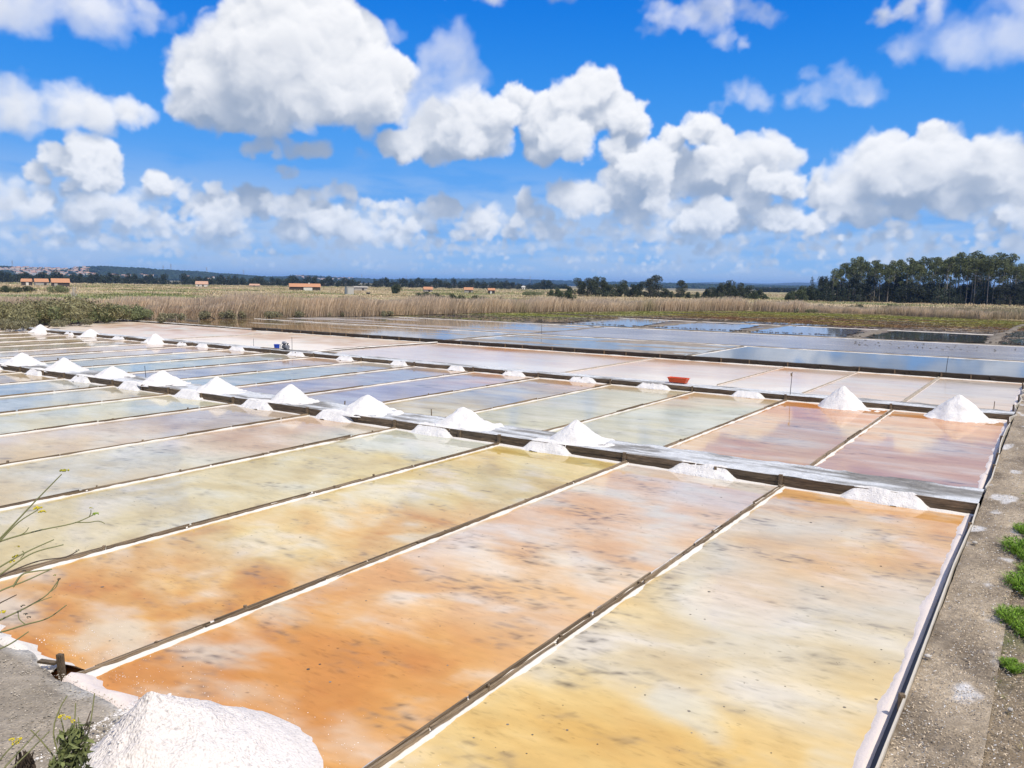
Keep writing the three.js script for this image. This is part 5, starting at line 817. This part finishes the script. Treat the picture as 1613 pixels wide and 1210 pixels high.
{
  const q = D(550, 455, 300), t = thing('concrete_tank', 'tall concrete tank with dark sides on the plain', 'tank', null, [q.x, -0.1, q.z]); t.rotation.y = Math.atan2(-q.x, -q.z) + 0.35;
  mesh('shell', box(2.6, 2.9, 2.4, 0, 1.75, 0), std([0.5, 0.47, 0.42], 0.9), t); mesh('lid', box(2.8, 0.16, 2.6, 0, 3.28, 0), STONE, t); mesh('opening', box(0.06, 2.2, 0.9, 1.32, 1.7, 0.3), DARKWALL, t); mesh('pipe', tube([[-1.0, 0.2, 1.28], [-1.0, 2.9, 1.28], [-0.6, 3.3, 1.2]], 0.07, 0.07, 6, 8), STONE, t); mesh('footing', box(3, 0.4, 2.8, 0, 0.15, 0), STONE, t);
  const b = D(580, 459, 290), u = thing('machine_box', 'dark small cabinet right of the concrete tank', 'cabinet', null, [b.x, 0, b.z]); mesh('body', box(1.1, 1.0, 0.8, 0, 0.75, 0), DARKWALL, u); mesh('lid', box(1.25, 0.1, 0.95, 0, 1.3, 0), STONE, u); for (const s of [-1, 1]) mesh('leg', box(0.12, 0.4, 0.6, s * 0.45, 0.15, 0), STONE, u);
}
// a pale dead bush among the reeds at left
{ const q = G(116, 474, 0.3), t = thing('dead_bush', 'pale leafless bush before the reeds at left', 'dead bush', null, [q.x, 0.2, q.z]), r = rng(91), tw = []; for (let i = 0; i < 22; i++) { const a = r() * 6.28, h = 1.5 + r() * 1.6, w = r() * 1.1; tw.push(tube([[0, 0, 0], [Math.cos(a) * w * 0.4, h * 0.5, Math.sin(a) * w * 0.4], [Math.cos(a) * w, h, Math.sin(a) * w]], 0.05, 0.02, 4, 4)); } mesh('branches', mergeGeometries(tw), std([0.5, 0.47, 0.42], 0.9), t); }

// ------------------------------------------------------------------ hills, woods, houses and pylons far away
const HILLS = [];
function hill(dist, depth, pts, colour, woods, seed, tree) {          // pts: [bearing pixel, height in metres]
  const nx = 160, ny = 10, p = [], id = [], c = [], ground = [];
  const top = (px) => { for (let i = 0; i < pts.length - 1; i++) if (px <= pts[i + 1][0]) { const t = clamp((px - pts[i][0]) / (pts[i + 1][0] - pts[i][0])); return lerp(pts[i][1], pts[i + 1][1], t * t * (3 - 2 * t)); } return pts[pts.length - 1][1]; };
  const place = (px, t) => { const d = ray(px, 447); d.y = 0; d.normalize().multiplyScalar(dist + depth * t); const s = Math.sin(Math.min(1, t) * Math.PI * 0.5), y = top(px) * s * (1 + 0.1 * fbm(d.x * 0.002, d.z * 0.002, seed, 3)) * (t > 1 ? 2 - t : 1) - 2; return [d.x, y, d.z]; };
  const a = pts[0][0], b = pts[pts.length - 1][0];
  for (let j = 0; j <= ny; j++) for (let i = 0; i <= nx; i++) { const q = place(lerp(a, b, i / nx), j / ny * 1.6); p.push(...q); const n = fbm(q[0] * 0.004, q[2] * 0.004, seed, 3); c.push(...colour.map((v) => v * (1 + n * 0.5))); }
  for (let j = 0; j < ny; j++) for (let i = 0; i < nx; i++) { const m = j * (nx + 1) + i, n = m + 1, o = m + nx + 1, q = o + 1; id.push(m, q, n, m, o, q); }
  struct(mesh('hills', geo(p, id, c), new THREE.MeshStandardMaterial({ vertexColors: true, roughness: 1, side: THREE.DoubleSide })));
  if (woods) scatter('forest', woods, seed + 900, (r) => { for (;;) { const px = lerp(a, b, r()), t = 0.05 + r() * 1.0, q = place(px, t); if (tree.clear?.(px, t)) continue; return [q[0], q[1] + tree.s * 0.3, q[2], tree.s * (0.6 + 0.7 * r()), 0.8 + 0.6 * r()]; } }, pebbleTree, { mat: std([1, 1, 1], 0.95), tip: 0.1, color: (r) => { const k = 0.6 + 0.7 * r(); return [0.022 * k, 0.038 * k, 0.018 * k]; } });
  HILLS.push(place); return place;
}
const pebbleTree = new THREE.IcosahedronGeometry(1, 1); { const P = pebbleTree.attributes.position; for (let i = 0; i < P.count; i++) { const k = 1 + 0.5 * n3(P.getX(i) * 1.9, P.getY(i) * 1.9, P.getZ(i) * 1.9); P.setXYZ(i, P.getX(i) * k, P.getY(i) * k * 0.8, P.getZ(i) * k); } pebbleTree.computeVertexNormals(); }
const town = (px, t) => px > 20 && px < 160 && t < 1.0 && ((px * 7 + t * 31) % 3) < 2.4;
const left = hill(2300, 900, [[-900, 2], [-500, 22], [-140, 36], [0, 34], [60, 30], [100, 31], [150, 40], [215, 38], [262, 33], [300, 30], [360, 22], [420, 14], [470, 8], [520, 4]], [0.035, 0.05, 0.025], 16000, 1, { s: 5, clear: town });
const mid = hill(3300, 900, [[380, 4], [440, 18], [480, 26], [540, 20], [600, 14], [660, 12], [720, 14], [780, 16]], [0.035, 0.05, 0.025], 5000, 2, { s: 6, clear: (px, t) => px > 465 && px < 560 && t < 0.95 && ((px * 7 + t * 31) % 3) < 1.6 });
hill(4200, 1200, [[560, 6], [680, 22], [740, 27], [800, 30], [860, 24], [950, 20], [1050, 20], [1150, 16], [1250, 14], [1300, 20]], [0.035, 0.05, 0.025], 5000, 3, { s: 9 });
hill(2400, 700, [[1000, 3], [1070, 10], [1120, 9], [1200, 5], [1260, 7], [1330, 3]], [0.035, 0.05, 0.025], 1500, 4, { s: 7 });
hill(7500, 1500, [[1000, 20], [1130, 60], [1210, 52], [1260, 70], [1330, 84], [1420, 70], [1613, 70], [1700, 60]], [0.06, 0.07, 0.05], 0, 5);
{
  const HROOF = std([0.42, 0.24, 0.16], 0.9), r = rng(808), kinds = [0, 1, 2, 3].map((i) => { const g = new THREE.Group(); g.userData.baseName = 'house'; const w = [11, 9, 14, 10][i], d = [9, 8, 9, 10][i], h = [6, 7.5, 5.5, 9][i]; const m = new THREE.Mesh(box(w, h, d, 0, h / 2 - 1, 0), [WALL, WALL, std([0.66, 0.6, 0.5], 0.9), WALL][i]); m.name = 'wall'; const f = new THREE.Mesh(gable(w, d, 1.6), [HROOF, PALEROOF, PALEROOF, HROOF][i]); f.name = 'roof'; f.position.y = h - 1; g.add(m, f); for (let k = 0; k < 3; k++) { const q = new THREE.Mesh(box(1.4, 1.6, 0.2, (k - 1) * w * 0.3, h * 0.45, d / 2 + 0.06), DARKWALL); q.name = 'window'; g.add(q); } return g; });
  const put = (place, px, t, kind, label, group) => { const q = place(px, t), o = copyOf(kinds[kind], label, group); tag(o, label, 'house', group); o.position.set(...q); o.rotation.y = Math.atan2(-q[0], -q[2]) + (r() - 0.5) * 1.6; };
  for (let i = 0; i < 105; i++) { const u = r(), px = 26 + 126 * u; put(left, px, 0.12 + 0.82 * r() * (1 - 0.35 * u), i % 4, 'pale house with a tiled roof in the hillside town at far left', 'houses of the hillside town'); }
  for (let i = 0; i < 16; i++) put(left, -6 + i * 2.2, 0.3 + r() * 0.3, i % 4, 'pale house on the hill at the left edge of the picture', 'houses at the left edge');
  for (let i = 0; i < 42; i++) put(mid, 466 + 92 * r(), 0.2 + 0.75 * r(), i % 4, 'tiny pale house in the farther village on the second hill', 'houses of the farther village');
  for (let i = 0; i < 14; i++) put(left, 165 + 190 * r(), 0.08 + 0.2 * r(), i % 4, 'scattered white house at the foot of the left hill', 'houses at the foot of the hill');
  for (let i = 0; i < 16; i++) put(HILLS[i % 2 ? 2 : 3], i % 2 ? 640 + 560 * r() : 1060 + 180 * r(), 0.3 + 0.4 * r(), i % 4, 'tiny pale house on the low hills right of centre', 'houses on the low hills');
  // pylons on the ridge
  [[21, 24, left], [258, 20, left], [270, 26, left], [326, 22, left], [384, 22, left], [570, 26, mid], [640, 28, mid], [835, 34, mid]].forEach(([px, h, place], i) => {
    const q = place(px, 0.8), t = thing('power_pylon', `thin lattice power pylon on the skyline, ${ORD[i]} from the left`, 'pylon', 'pylons on the skyline', [q[0], Math.max(8, q[1]), q[2]]), b = [], w = 2.6;
    const bar = (a, c, k) => tube([a, [(a[0] + c[0]) / 2, (a[1] + c[1]) / 2, (a[2] + c[2]) / 2], c], k, k, 4, 1);
    for (const [sx, sz] of [[1, 1], [1, -1], [-1, 1], [-1, -1]]) { mesh('leg', bar([sx * w, 0, sz * w], [sx * 0.5, h, sz * 0.5], 0.28), STONE, t); for (let k = 0; k < 5; k++) { const y0 = h * k / 5, y1 = h * (k + 1) / 5, a = lerp(w, 0.5, k / 5), c = lerp(w, 0.5, (k + 1) / 5); b.push(bar([sx * a, y0, sz * a], [-sx * c, y1, sz * c], 0.14)); } }
    mesh('lattice', mergeGeometries(b), STONE, t); for (const k of [0.72, 0.86, 0.98]) mesh('cross_arm', box(8.5 - k * 3, 0.5, 0.5, 0, h * k, 0), STONE, t);
    t.rotation.y = Math.atan2(-q[0], -q[2]);
  });
}

renderer.render(scene, camera);
